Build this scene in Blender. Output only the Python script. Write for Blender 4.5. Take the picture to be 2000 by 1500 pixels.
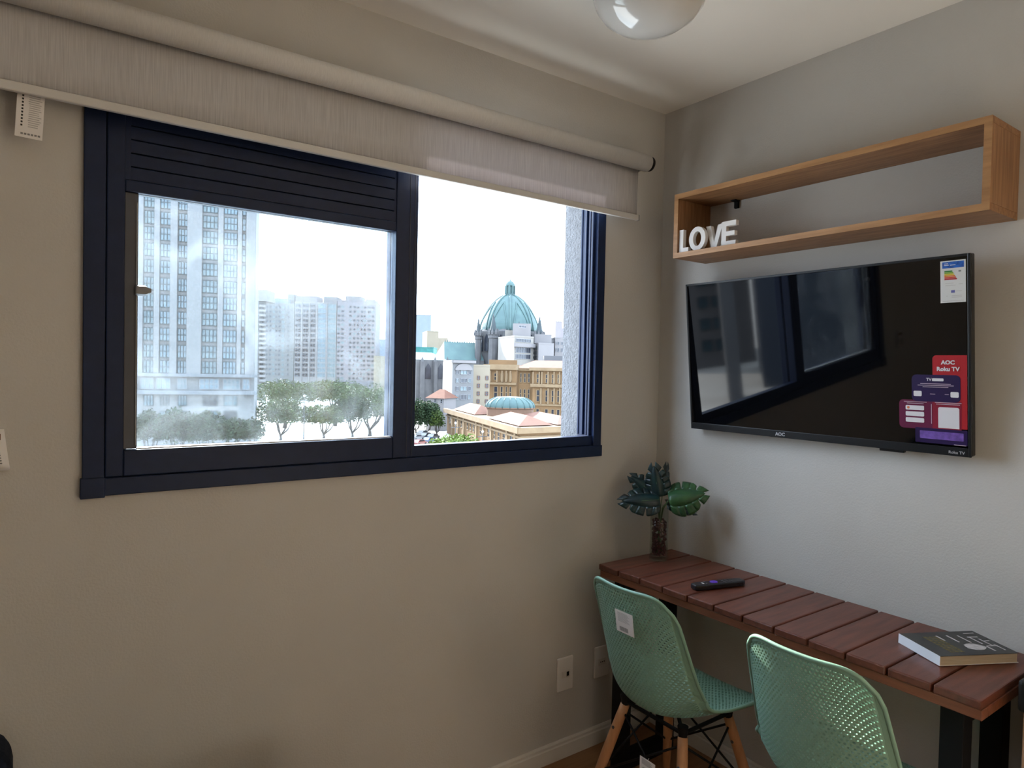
import bpy, bmesh, math, random
from mathutils import Vector, Matrix

for _o in list(bpy.data.objects):
    bpy.data.objects.remove(_o, do_unlink=True)
SC = bpy.context.scene
COL = SC.collection

# ------------------------------------------------------------------ camera
YAW, PITCH, ROLL, FPX = 0.6240, -0.0232, 0.0211, 1312.77
CAM = Vector((-2.106, -1.894, 1.451))
_f = Vector((math.sin(YAW) * math.cos(PITCH), math.cos(YAW) * math.cos(PITCH), math.sin(PITCH)))
_r = Vector((math.cos(YAW), -math.sin(YAW), 0))
_u = _r.cross(_f)
R_ = _r * math.cos(ROLL) + _u * math.sin(ROLL)
U_ = -_r * math.sin(ROLL) + _u * math.cos(ROLL)
cd = bpy.data.cameras.new('camera')
cd.sensor_width = 36.0
cd.lens = FPX / 2000 * 36
cd.clip_start = 0.05
cd.clip_end = 3000
cam = bpy.data.objects.new('camera', cd)
COL.objects.link(cam)
cam.matrix_world = Matrix(((R_.x, U_.x, -_f.x, CAM.x), (R_.y, U_.y, -_f.y, CAM.y),
                           (R_.z, U_.z, -_f.z, CAM.z), (0, 0, 0, 1)))
SC.camera = cam

# ------------------------------------------------------------------ light
w = bpy.data.worlds.new('sky')
SC.world = w
w.use_nodes = True
bg = w.node_tree.nodes['Background']
bg.inputs[0].default_value = (0.74, 0.91, 1.13, 1)
bg.inputs[1].default_value = 7.9

SUN_AZ, SUN_EL = math.radians(6), math.radians(24.5)      # azimuth from the window's outward normal, towards +x
sd = bpy.data.lights.new('sun', 'SUN')
sd.energy = 16.0
sd.angle = math.radians(0.6)
sd.color = (1, 0.93, 0.82)
sun = bpy.data.objects.new('sun', sd)
COL.objects.link(sun)
_sv = Vector((math.sin(SUN_AZ) * math.cos(SUN_EL), math.cos(SUN_AZ) * math.cos(SUN_EL), math.sin(SUN_EL)))
sun.rotation_euler = _sv.to_track_quat('Z', 'Y').to_euler()
sun.location = (0, 40, 60)

# added warm fill light, set in an invented kitchen window behind the camera
ad = bpy.data.lights.new('added_kitchen_fill', 'AREA')
ad.shape = 'RECTANGLE'
ad.size, ad.size_y = 1.7, 1.25
ad.energy = 92
ad.color = (1.0, 0.76, 0.46)
al = bpy.data.objects.new('added_kitchen_fill', ad)
COL.objects.link(al)
al.location = (1.84, -3.1, 1.6)
al.rotation_euler = Vector((1, -0.0, 0.0)).to_track_quat('Z', 'Y').to_euler()

# added soft fill light behind the camera, with no source of its own
ed = bpy.data.lights.new('added_rear_fill', 'AREA')
ed.shape = 'RECTANGLE'
ed.size, ed.size_y = 1.6, 1.3
ed.energy = 3
ed.color = (1.0, 0.80, 0.55)
eo = bpy.data.objects.new('added_rear_fill', ed)
COL.objects.link(eo)
eo.location = (-2.9, -4.15, 1.6)
eo.rotation_euler = Vector((0, -1, 0)).to_track_quat('Z', 'Y').to_euler()

SC.view_settings.view_transform = 'Standard'
SC.view_settings.look = 'None'
SC.view_settings.exposure = 0.32
SC.view_settings.gamma = 1.0
SC.view_settings.use_curve_mapping = False

# ------------------------------------------------------------------ pixel helpers (2000 x 1500 frame)
def ray(px, py):
    return _f + R_ * ((px - 1000) / FPX) + U_ * ((750 - py) / FPX)
def onz(px, py, z):
    d = ray(px, py); return CAM + d * ((z - CAM.z) / d.z)
def ony(px, py, y):
    d = ray(px, py); return CAM + d * ((y - CAM.y) / d.y)
def onx(px, py, x):
    d = ray(px, py); return CAM + d * ((x - CAM.x) / d.x)
def hz(px):
    return 699.5 + (px - 55.4) * 0.02113
def F(px, D):
    p = CAM + ray(px, hz(px)) * D
    return Vector((p.x, p.y))
def zat(px, py, D):
    return (CAM + ray(px, py) * D).z
def hit(px, py, A, B):
    t = (B - A); n = Vector((-t.y, t.x, 0)); d = ray(px, py)
    k = (Vector((A.x, A.y, 0)) - Vector((CAM.x, CAM.y, 0))).dot(n) / Vector((d.x, d.y, 0)).dot(n)
    return CAM + d * k

# ------------------------------------------------------------------ materials
MATS = {}
def mat(name, col, rough=0.6, metal=0.0, var=0.0, scale=8.0, bump=0.0, bscale=60.0, stretch=None, spec=0.5,
        col2=None, coat=0.0, trans=0.0, ior=1.45, emit=None):
    if name in MATS:
        return MATS[name]
    m = bpy.data.materials.new(name); m.use_nodes = True
    nt = m.node_tree; N = nt.nodes; L = nt.links
    b = N['Principled BSDF']
    b.inputs['Base Color'].default_value = (*col, 1)
    b.inputs['Roughness'].default_value = rough
    b.inputs['Metallic'].default_value = metal
    b.inputs['Specular IOR Level'].default_value = spec
    b.inputs['Coat Weight'].default_value = coat
    b.inputs['Transmission Weight'].default_value = trans
    b.inputs['IOR'].default_value = ior
    tc = N.new('ShaderNodeTexCoord'); mp = N.new('ShaderNodeMapping')
    L.new(tc.outputs['Object'], mp.inputs[0])
    if stretch:
        mp.inputs['Scale'].default_value = stretch
    nz = N.new('ShaderNodeTexNoise'); nz.inputs['Scale'].default_value = scale
    nz.inputs['Detail'].default_value = 6
    L.new(mp.outputs[0], nz.inputs['Vector'])
    rp = N.new('ShaderNodeValToRGB')
    c2 = col2 if col2 else tuple(max(0, c * (1 - var)) for c in col)
    c1 = col if col2 else tuple(min(1, c * (1 + var)) for c in col)
    rp.color_ramp.elements[0].position = 0.32; rp.color_ramp.elements[1].position = 0.68
    rp.color_ramp.elements[0].color = (*c2, 1); rp.color_ramp.elements[1].color = (*c1, 1)
    L.new(nz.outputs['Fac'], rp.inputs[0]); L.new(rp.outputs[0], b.inputs['Base Color'])
    if bump:
        n2 = N.new('ShaderNodeTexNoise'); n2.inputs['Scale'].default_value = bscale; n2.inputs['Detail'].default_value = 4
        L.new(mp.outputs[0], n2.inputs['Vector'])
        bp = N.new('ShaderNodeBump'); bp.inputs['Strength'].default_value = bump; bp.inputs['Distance'].default_value = 0.01
        L.new(n2.outputs['Fac'], bp.inputs['Height']); L.new(bp.outputs[0], b.inputs['Normal'])
    MATS[name] = m
    return m

def glass_fac(N, L, k=0.75):
    lw = N.new('ShaderNodeLayerWeight'); lw.inputs[0].default_value = 0.5
    p = N.new('ShaderNodeMath'); p.operation = 'POWER'; p.inputs[1].default_value = 4.5
    m1 = N.new('ShaderNodeMath'); m1.operation = 'MULTIPLY_ADD'; m1.inputs[1].default_value = k; m1.inputs[2].default_value = 0.03
    L.new(lw.outputs['Facing'], p.inputs[0]); L.new(p.outputs[0], m1.inputs[0])
    return m1

def dusty_glass(name, dust, tint=(0.9, 0.96, 1.0), smear=True):
    m = bpy.data.materials.new(name); m.use_nodes = True
    nt = m.node_tree; N = nt.nodes; L = nt.links
    for n in list(N):
        if n.type != 'OUTPUT_MATERIAL':
            N.remove(n)
    out = [n for n in N if n.type == 'OUTPUT_MATERIAL'][0]
    tr = N.new('ShaderNodeBsdfTransparent'); tr.inputs[0].default_value = (*tint, 1)
    gl = N.new('ShaderNodeBsdfGlossy'); gl.inputs['Roughness'].default_value = 0.02
    fr = glass_fac(N, L)
    mx = N.new('ShaderNodeMixShader')
    L.new(fr.outputs[0], mx.inputs[0]); L.new(tr.outputs[0], mx.inputs[1]); L.new(gl.outputs[0], mx.inputs[2])
    tl = N.new('ShaderNodeBsdfTranslucent'); tl.inputs[0].default_value = (0.8, 0.82, 0.85, 1)
    tc = N.new('ShaderNodeTexCoord')
    nz = N.new('ShaderNodeTexNoise'); nz.inputs['Scale'].default_value = 5.5; nz.inputs['Detail'].default_value = 7
    nz.inputs['Roughness'].default_value = 0.62; nz.inputs['Distortion'].default_value = 0.8
    L.new(tc.outputs['Object'], nz.inputs['Vector'])
    rp = N.new('ShaderNodeValToRGB')
    rp.color_ramp.elements[0].position = 0.47; rp.color_ramp.elements[1].position = 0.80
    rp.color_ramp.elements[0].color = (dust * 0.6,) * 3 + (1,); rp.color_ramp.elements[1].color = (dust * 6.0,) * 3 + (1,)
    L.new(nz.outputs['Fac'], rp.inputs[0])
    m2 = N.new('ShaderNodeMixShader')
    L.new(rp.outputs[0], m2.inputs[0]); L.new(mx.outputs[0], m2.inputs[1]); L.new(tl.outputs[0], m2.inputs[2])
    L.new(m2.outputs[0], out.inputs[0])
    MATS[name] = m
    return m

# ------------------------------------------------------------------ mesh helpers
class MB:
    def __init__(s): s.v = []; s.f = []; s.m = []
    def add(s, vs, fs, mi=0):
        o = len(s.v); s.v += [tuple(v) for v in vs]
        s.f += [tuple(i + o for i in f) for f in fs]; s.m += [mi] * len(fs); return s
    def box(s, x0, x1, y0, y1, z0, z1, mi=0):
        x0, x1 = min(x0, x1), max(x0, x1); y0, y1 = min(y0, y1), max(y0, y1); z0, z1 = min(z0, z1), max(z0, z1)
        vs = [(x, y, z) for z in (z0, z1) for y in (y0, y1) for x in (x0, x1)]
        return s.add(vs, [(0, 2, 3, 1), (4, 5, 7, 6), (0, 1, 5, 4), (2, 6, 7, 3), (0, 4, 6, 2), (1, 3, 7, 5)], mi)
    def cyl(s, p0, p1, r0, r1=None, n=12, mi=0, caps=True):
        p0 = Vector(p0); p1 = Vector(p1); r1 = r0 if r1 is None else r1
        d = (p1 - p0).normalized(); a = d.orthogonal().normalized(); b = d.cross(a)
        vs = []
        for p, r in ((p0, r0), (p1, r1)):
            for k in range(n):
                t = 2 * math.pi * k / n; vs.append(p + (a * math.cos(t) + b * math.sin(t)) * r)
        fs = [(k, (k + 1) % n, n + (k + 1) % n, n + k) for k in range(n)]
        if caps: fs += [tuple(reversed(range(n))), tuple(range(n, 2 * n))]
        return s.add(vs, fs, mi)
    def tube(s, pts, r, n=8, mi=0, closed=False):
        pts = [Vector(p) for p in pts]; k = len(pts); vs = []
        rr = r if isinstance(r, (list, tuple)) else [r] * k
        a = None
        for i, p in enumerate(pts):
            q0 = pts[(i - 1) % k] if (closed or i > 0) else p
            q1 = pts[(i + 1) % k] if (closed or i < k - 1) else p
            d = (q1 - q0).normalized()
            a = d.orthogonal().normalized() if a is None else (a - d * a.dot(d)).normalized()
            b = d.cross(a)
            for j in range(n):
                t = 2 * math.pi * j / n; vs.append(p + (a * math.cos(t) + b * math.sin(t)) * rr[i])
        fs = []
        for i in range(k if closed else k - 1):
            i2 = (i + 1) % k
            for j in range(n):
                j2 = (j + 1) % n; fs.append((i * n + j, i * n + j2, i2 * n + j2, i2 * n + j))
        if not closed:
            fs += [tuple(reversed(range(n))), tuple(range((k - 1) * n, k * n))]
        return s.add(vs, fs, mi)
    def lathe(s, prof, n=32, mi=0, c=(0, 0, 0), sx=1, sy=1):
        vs = []
        for r, z in prof:
            for j in range(n):
                t = 2 * math.pi * j / n; vs.append((c[0] + r * math.cos(t) * sx, c[1] + r * math.sin(t) * sy, c[2] + z))
        fs = []
        for i in range(len(prof) - 1):
            for j in range(n):
                j2 = (j + 1) % n; fs.append((i * n + j, i * n + j2, (i + 1) * n + j2, (i + 1) * n + j))
        return s.add(vs, fs, mi)
    def prism(s, poly, z0, z1, mi=0):
        n = len(poly)
        ar = sum(poly[i][0] * poly[(i + 1) % n][1] - poly[(i + 1) % n][0] * poly[i][1] for i in range(n))
        if ar < 0: poly = list(reversed(poly))
        vs = [(p[0], p[1], z0) for p in poly] + [(p[0], p[1], z1) for p in poly]
        fs = [(k, (k + 1) % n, n + (k + 1) % n, n + k) for k in range(n)] + [tuple(reversed(range(n))), tuple(range(n, 2 * n))]
        return s.add(vs, fs, mi)
    def mesh(s, name, mats, smooth=False):
        me = bpy.data.meshes.new(name); me.from_pydata(s.v, [], s.f); me.update()
        for m in (mats if isinstance(mats, (list, tuple)) else [mats]): me.materials.append(m)
        if any(s.m): me.polygons.foreach_set('material_index', s.m)
        if smooth: me.polygons.foreach_set('use_smooth', [True] * len(me.polygons))
        return me
    def build(s, name, mats, parent=None, smooth=False, bevel=0, seg=2, M=None):
        return link(name, s.mesh(name, mats, smooth), parent, bevel, seg, M)

def link(name, me, parent=None, bevel=0, seg=2, M=None):
    o = bpy.data.objects.new(name, me); COL.objects.link(o)
    if parent is not None: o.parent = parent
    if M is not None: o.matrix_local = M
    if bevel:
        b = o.modifiers.new('bevel', 'BEVEL'); b.width = bevel; b.segments = seg; b.limit_method = 'ANGLE'
        b.harden_normals = False
    return o
def empty(name, loc=(0, 0, 0), rz=0):
    o = bpy.data.objects.new(name, None); COL.objects.link(o); o.location = loc; o.rotation_euler = (0, 0, rz)
    o.empty_display_size = 0.1
    return o
def tag(o, label=None, cat=None, group=None, kind=None):
    if label: o['label'] = label
    if cat: o['category'] = cat
    if group: o['group'] = group
    if kind: o['kind'] = kind
    return o
def copy_tree(o, parent=None):
    c = o.copy(); COL.objects.link(c)
    if parent is not None: c.parent = parent
    for ch in list(o.children): copy_tree(ch, c)
    return c
def text(name, txt, size, M, m, parent, ext=0.0004, bold=0.0):
    cu = bpy.data.curves.new(name, 'FONT'); cu.body = txt; cu.size = size; cu.extrude = ext; cu.offset = bold
    cu.align_x = 'CENTER'; cu.align_y = 'CENTER'; cu.resolution_u = 3
    t = bpy.data.objects.new(name, cu); me = bpy.data.meshes.new_from_object(t)
    bpy.data.objects.remove(t); me.materials.clear(); me.materials.append(m)
    return link(name, me, parent, M=M)
def frameM(o, x, y):
    x = Vector(x).normalized(); y = Vector(y).normalized(); z = x.cross(y)
    return Matrix(((x.x, y.x, z.x, o[0]), (x.y, y.y, z.y, o[1]), (x.z, y.z, z.z, o[2]), (0, 0, 0, 1)))

# ------------------------------------------------------------------ room materials
M_wall = mat('wall_paint', (0.57, 0.545, 0.505), 0.85, var=0.03, scale=2.5, bump=0.12, bscale=170, spec=0.2)
M_ceil = mat('ceiling_paint', (0.88, 0.83, 0.75), 0.9, var=0.02, scale=2, spec=0.15)
M_white = mat('white_plastic', (0.78, 0.75, 0.71), 0.4, var=0.02)
M_trim = mat('skirting_white', (0.70, 0.66, 0.60), 0.5, var=0.03, scale=4)
M_floor = mat('floor_wood', (0.36, 0.19, 0.09), 0.45, col2=(0.25, 0.12, 0.055), scale=5, stretch=(0.6, 8, 1), bump=0.05)
M_frame = mat('navy_aluminium', (0.008, 0.018, 0.056), 0.42, var=0.08, scale=30, bump=0.03, bscale=400, spec=0.3)
M_bead = mat('grey_aluminium', (0.07, 0.073, 0.085), 0.4, metal=0.3, var=0.05)
M_black = mat('black_steel', (0.008, 0.008, 0.009), 0.6, var=0.1, spec=0.2)
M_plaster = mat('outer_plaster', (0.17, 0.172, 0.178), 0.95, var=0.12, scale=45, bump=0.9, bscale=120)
M_glass_d = dusty_glass('dusty_window_glass', 0.008, (0.95, 0.95, 0.94))
M_glass_k = dusty_glass('clean_window_glass', 0.004)

HC = 2.5          # ceiling height
XL, YB, XK = -3.7, -4.2, 1.9
WX0, WX1, WZ0, WZ1 = -1.985, -0.345, 1.14, 2.215   # rough opening
YO = 0.205        # outer wall face

# window wall with opening
b = MB()
b.box(XL, WX0, 0, YO, 0, HC); b.box(WX1, 0.12, 0, YO, 0, HC)
b.box(WX0, WX1, 0, YO, 0, WZ0); b.box(WX0, WX1, 0, YO, WZ1, HC)
# faces on the outside carry rough plaster
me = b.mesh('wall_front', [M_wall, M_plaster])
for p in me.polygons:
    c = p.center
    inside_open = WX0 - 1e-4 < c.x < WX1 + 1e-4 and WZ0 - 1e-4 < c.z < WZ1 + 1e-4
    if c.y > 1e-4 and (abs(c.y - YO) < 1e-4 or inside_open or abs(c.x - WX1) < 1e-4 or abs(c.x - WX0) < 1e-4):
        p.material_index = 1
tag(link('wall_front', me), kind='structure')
b = MB(); b.box(0, 0.12, -2.05, 0, 0, HC); tag(b.build('wall_right', M_wall), kind='structure')
b = MB(); b.box(0.12, XK, -2.05, -1.93, 0, HC); tag(b.build('wall_kitchen', M_wall), kind='structure')
b = MB(); b.box(XL - 0.12, XL, YB, 0, 0, HC); tag(b.build('wall_left', M_wall), kind='structure')
b = MB(); b.box(XL, XK, YB - 0.12, YB, 0, HC); tag(b.build('wall_back', M_wall), kind='structure')
b = MB()
b.box(XK, XK + 0.12, YB, -4.0, 0, HC); b.box(XK, XK + 0.12, -2.2, -2.05, 0, HC)
b.box(XK, XK + 0.12, -4.0, -2.2, 0, 0.95); b.box(XK, XK + 0.12, -4.0, -2.2, 2.25, HC)
tag(b.build('wall_kitchen_side', M_wall), kind='structure')
b = MB(); b.box(XL - 0.12, XK + 0.12, YB - 0.12, YO, -0.1, 0); tag(b.build('floor', M_floor), kind='structure')
b = MB(); b.box(XL - 0.12, XK + 0.12, YB - 0.12, YO, HC, HC + 0.12); tag(b.build('ceiling', M_ceil), kind='structure')
def baseboard(name, x0, x1, y0, y1, ax):
    bb = MB()
    if ax == 'x':
        prof = [(0, 0), (-0.014, 0), (-0.014, 0.05), (-0.010, 0.054), (-0.010, 0.062), (-0.004, 0.068), (0, 0.068)]
        n = len(prof)
        vs = [(x0, y0 + a, z) for a, z in prof] + [(x1, y0 + a, z) for a, z in prof]
    else:
        prof = [(0, 0), (-0.014, 0), (-0.014, 0.05), (-0.010, 0.054), (-0.010, 0.062), (-0.004, 0.068), (0, 0.068)]
        n = len(prof)
        vs = [(x0 + a, y0, z) for a, z in prof] + [(x0 + a, y1, z) for a, z in prof]
    fs = [(k, (k + 1) % n, n + (k + 1) % n, n + k) for k in range(n)] + [tuple(range(n)), tuple(reversed(range(n, 2 * n)))]
    bb.add(vs, fs)
    return tag(bb.build(name, M_trim), kind='structure')
baseboard('baseboard_front', XL, 0, 0, 0, 'x')
baseboard('baseboard_right', 0, 0, 0, -2.05, 'y')

# invented kitchen window, unseen, that the added fill light shines from
wk = tag(empty('added_window', (XK, -3.1, 0.95)), kind='structure')
b = MB()
for y0, y1, z0, z1 in ((-0.9, -0.85, 0, 1.3), (0.85, 0.9, 0, 1.3), (-0.9, 0.9, 0, 0.05), (-0.9, 0.9, 1.25, 1.3), (-0.025, 0.025, 0, 1.3)):
    b.box(0.02, 0.08, y0, y1, z0, z1)
b.build('window_frame', M_frame, wk)
b = MB(); b.box(0.045, 0.051, -0.85, 0.85, 0.05, 1.25); b.build('pane', M_glass_k, wk)

# ------------------------------------------------------------------ window_1
W1 = tag(empty('window_1', (0, 0, 0)), kind='structure')
TX0, TX1, TZ0, TZ1 = -2.002, -0.327, 1.123, 2.235
b = MB()  # casing boards on the wall face
for nm, a in (('casing', (TX0, -1.957, -0.014, 0.002, 1.145, TZ1)), ('casing', (-0.366, TX1, -0.014, 0.002, 1.145, TZ1)),
              ('casing', (-1.957, -0.366, -0.014, 0.002, 2.19, TZ1))):
    b = MB(); b.box(*a); b.build(nm, M_frame, W1, bevel=0.002)
b = MB(); b.box(TX0 - 0.003, -0.322, -0.016, 0.002, TZ0, 1.165); b.build('casing', M_frame, W1, bevel=0.002)
b = MB(); b.box(TX0 - 0.004, -1.955, -0.018, 0.002, TZ0 - 0.004, 1.168); b.build('casing_corner', M_frame, W1, bevel=0.002)
# outer frame: jambs, head, sill (right jamb shows its sliding tracks)
for a in ((-1.985, -1.955, 0.002, 0.096, 1.14, 2.21), (-0.353, -0.345, 0.002, 0.096, 1.14, 2.21)):
    b = MB(); b.box(*a); b.build('jamb', M_frame, W1, bevel=0.002)
for y0, y1, x0 in ((0.002, 0.012, -0.378), (0.030, 0.038, -0.366), (0.058, 0.066, -0.361), (0.088, 0.096, -0.356)):
    b = MB(); b.box(x0, -0.352, y0, y1, 1.2, 2.19); b.build('track_rib', M_frame, W1, bevel=0.0015)
b = MB(); b.box(-0.3545, -0.3525, 0.013, 0.029, 1.2, 2.19); b.build('track_groove', M_bead, W1)
b = MB(); b.box(-1.955, -0.353, 0.002, 0.096, 1.14, 1.165)
b.box(-1.955, -0.353, 0.034, 0.04, 1.165, 1.178); b.box(-1.955, -0.353, 0.088, 0.096, 1.165, 1.178)
b.build('sill_frame', M_frame, W1, bevel=0.002)
b = MB(); b.box(-1.12, -0.353, -0.004, 0.03, 1.165, 1.201); b.build('bottom_rail', M_frame, W1, bevel=0.002)
b = MB(); b.box(-1.955, -0.353, 0.002, 0.096, 2.19, 2.21); b.build('head_frame', M_frame, W1, bevel=0.002)
# left leaf: stiles, rails, louvre slats above, pane below
for a in ((-1.955, -1.916, -0.004, 0.034, 1.165, 2.19), (-1.193, -1.118, -0.004, 0.034, 1.165, 2.19)):
    b = MB(); b.box(*a); b.build('stile', M_frame, W1, bevel=0.003)
b = MB(); b.box(-1.1475, -1.1465, -0.0055, -0.003, 1.165, 2.19); b.box(-1.131, -1.130, -0.0055, -0.003, 1.165, 2.19)
b.build('stile_line', M_bead, W1)
b = MB(); b.box(-1.916, -1.193, -0.004, 0.034, 1.165, 1.23); b.build('bottom_rail', M_frame, W1, bevel=0.003)
b = MB(); b.box(-1.916, -1.193, -0.004, 0.034, 1.863, 1.892); b.build('middle_rail', M_frame, W1, bevel=0.003)
for k in range(9):
    z = 1.893 + k * 0.033
    b = MB()
    pr = [(-0.001, z), (-0.001, z + 0.029), (0.004, z + 0.032), (0.02, z + 0.032), (0.02, z)]
    vs = [(-1.904, y, zz) for y, zz in pr] + [(-1.2, y, zz) for y, zz in pr]
    n = 5
    b.add(vs, [(k2, (k2 + 1) % n, n + (k2 + 1) % n, n + k2) for k2 in range(n)] + [tuple(range(n)), tuple(reversed(range(n, 2 * n)))])
    b.build('slat', M_frame, W1)
b = MB(); b.box(-1.916, -1.904, 0.0, 0.03, 1.892, 2.19); b.box(-1.2, -1.193, 0.0, 0.03, 1.892, 2.19); b.build('slat_frame', M_frame, W1)
for a in ((-1.916, -1.886, 0.006, 0.030, 1.232, 1.863), (-1.912, -1.197, 0.012, 0.026, 1.862, 1.866)):
    b = MB(); b.box(*a); b.build('glazing_bead', M_bead, W1, bevel=0.0015)
b = MB(); b.box(-1.8905, -1.8885, 0.002, 0.012, 1.24, 1.84); b.build('bead_edge', mat('bead_light', (0.35, 0.36, 0.38), 0.3), W1)
b = MB(); b.box(-1.886, -1.193, 0.016, 0.022, 1.229, 1.863); b.build('pane', M_glass_d, W1)
b = MB(); b.box(-1.886, -1.193, 0.010, 0.030, 1.226, 1.233); b.build('sill_bead', mat('alu_sunlit', (0.7, 0.7, 0.72), 0.35, metal=0.2), W1)  # silver pane edge, with sun on the rail put into its colour
# latch on the pane's left edge
b = MB()
zl = 1.624
vs = []
for y, s in ((-0.012, 0.7), (0.004, 1.0)):
    vs += [(-1.893, y, zl - 0.013 * s), (-1.872, y, zl - 0.013 * s), (-1.858, y, zl - 0.004), (-1.858, y, zl + 0.006), (-1.872, y, zl + 0.014 * s), (-1.893, y, zl + 0.014 * s)]
b.add(vs, [(0, 1, 2, 3, 4, 5), (11, 10, 9, 8, 7, 6)] + [((k + 1) % 6, k, 6 + k, 6 + (k + 1) % 6) for k in range(6)])
b.build('latch', mat('latch_grey', (0.22, 0.22, 0.23), 0.45), W1, bevel=0.0015)
# second leaf parked behind the left one
b = MB(); b.box(-1.95, -1.905, 0.052, 0.082, 1.18, 2.19); b.box(-1.185, -1.13, 0.052, 0.082, 1.18, 2.19)
b.box(-1.905, -1.185, 0.052, 0.082, 1.18, 1.222); b.box(-1.905, -1.185, 0.052, 0.082, 1.875, 2.19)
b.build('parked_leaf', M_frame, W1, bevel=0.002)
b = MB(); b.box(-1.905, -1.185, 0.064, 0.069, 1.222, 1.875); b.build('pane', M_glass_k, W1)

# ------------------------------------------------------------------ roller blind
def blind_fabric():
    m = mat('blind_fabric', (0.74, 0.72, 0.71), 0.9, scale=30, stretch=(14, 1, 0.35), col2=(0.56, 0.54, 0.54), spec=0.1)
    nt = m.node_tree; N = nt.nodes; L = nt.links
    tl = N.new('ShaderNodeBsdfTranslucent'); tl.inputs[0].default_value = (0.50, 0.48, 0.52, 1)
    mx = N.new('ShaderNodeMixShader'); mx.inputs[0].default_value = 0.22
    L.new(N['Principled BSDF'].outputs[0], mx.inputs[1]); L.new(tl.outputs[0], mx.inputs[2])
    L.new(mx.outputs[0], N['Material Output'].inputs[0])
    return m
M_fab = blind_fabric()
M_tube = mat('blind_tube_fabric', (0.68, 0.66, 0.63), 0.85, var=0.06, scale=60, stretch=(14, 1, 1), spec=0.1)
M_bar = mat('blind_bar', (0.62, 0.60, 0.57), 0.45, var=0.02)
RB = tag(empty('roller_blind', (-1.35, -0.1, 2.2)), 'pale grey woven roller blind half lowered over the window, with rolled tube', 'blind')
RB_M = Matrix.Translation((1.35, 0.1, -2.2))
b = MB(); b.cyl((-2.62, -0.10, 2.230), (-0.205, -0.10, 2.238), 0.031, n=40); b.build('roll', M_tube, RB, True, M=RB_M)
b = MB(); b.cyl((-0.205, -0.10, 2.238), (-0.188, -0.10, 2.238), 0.029, 0.027, n=32); b.build('end_cap', M_black, RB, True, M=RB_M)
b = MB(); b.box(-0.196, -0.184, -0.112, 0.0, 2.225, 2.262); b.box(-0.198, -0.182, -0.004, 0.0, 2.2, 2.29)
b.build('bracket', M_bead, RB, bevel=0.001, M=RB_M)
b = MB(); b.box(-2.60, -2.588, -0.112, 0.0, 2.225, 2.262); b.build('bracket', M_bead, RB, bevel=0.001, M=RB_M)
# fabric hanging from the back of the roll
b = MB(); n = 40
vs = []
for i in range(n + 1):
    x = -2.58 + (2.58 - 0.222) * i / n
    for j, (y, z) in enumerate(((-0.071, 2.235), (-0.069, 2.17), (-0.069, 2.10), (-0.069, 2.046))):
        vs.append((x, y + 0.0012 * math.sin(x * 9 + j), z + 0.008 * (x + 1.4) / 1.4 * (j == 0)))
fs = [(i * 4 + j, (i + 1) * 4 + j, (i + 1) * 4 + j + 1, i * 4 + j + 1) for i in range(n) for j in range(3)]
b.add(vs, fs); fo = b.build('fabric', M_fab, RB, True, M=RB_M)
sm = fo.modifiers.new('thickness', 'SOLIDIFY'); sm.thickness = 0.0012; sm.offset = 0
b = MB(); b.box(-2.585, -0.217, -0.076, -0.062, 2.026, 2.047); b.build('bottom_bar', M_bar, RB, bevel=0.003, M=RB_M)
b = MB(); b.box(-0.217, -0.212, -0.076, -0.062, 2.025, 2.047); b.build('bar_cap', mat('cap_grey', (0.3, 0.29, 0.29), 0.5), RB, bevel=0.001, M=RB_M)

# ------------------------------------------------------------------ paper tags at the window wall
M_card = mat('white_card', (0.80, 0.77, 0.74), 0.6, var=0.02)
M_ink = mat('grey_ink', (0.25, 0.25, 0.25), 0.7)
M_inkd = mat('black_ink', (0.03, 0.03, 0.03), 0.7)
M_inkl = mat('light_ink', (0.48, 0.46, 0.44), 0.7)
P0, P1, P2 = ony(34, 178, -0.05), ony(88, 186, -0.05), ony(23, 263, -0.05)
uu = (P1 - P0); vv = (P2 - P0)
ct = tag(empty('care_card', P0), 'white printed care card with small text hanging below the roller blind', 'card')
Mx = frameM((0, 0, 0), (1, 0, 0), (vv.x * -1, 0, -vv.z))
cw, ch = uu.length, vv.length
b = MB(); b.box(0, cw, -ch, 0.05, -0.0004, 0.0004); b.build('sheet', M_card, ct, M=Mx)
b = MB()
for k in range(10): b.box(0.009, 0.0125, -0.008 - k * 0.0072, -0.004 - k * 0.0072, 0.0004, 0.0007)
b.build('print', M_inkd, ct, M=Mx)
b = MB()
rnd = random.Random(3)
for k in range(16): b.box(0.021 + rnd.random() * 0.002, cw - 0.004 - rnd.random() * 0.006, -0.004 - k * 0.0046, -0.0022 - k * 0.0046, 0.0004, 0.0007)
b.build('print', M_inkl, ct, M=Mx)
b = MB()
for k in range(6): b.box(0.01 + k * 0.0062, 0.0145 + k * 0.0062, -ch + 0.006, -ch + 0.010, 0.0004, 0.0007)
b.build('print', M_ink, ct, M=Mx)

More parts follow.
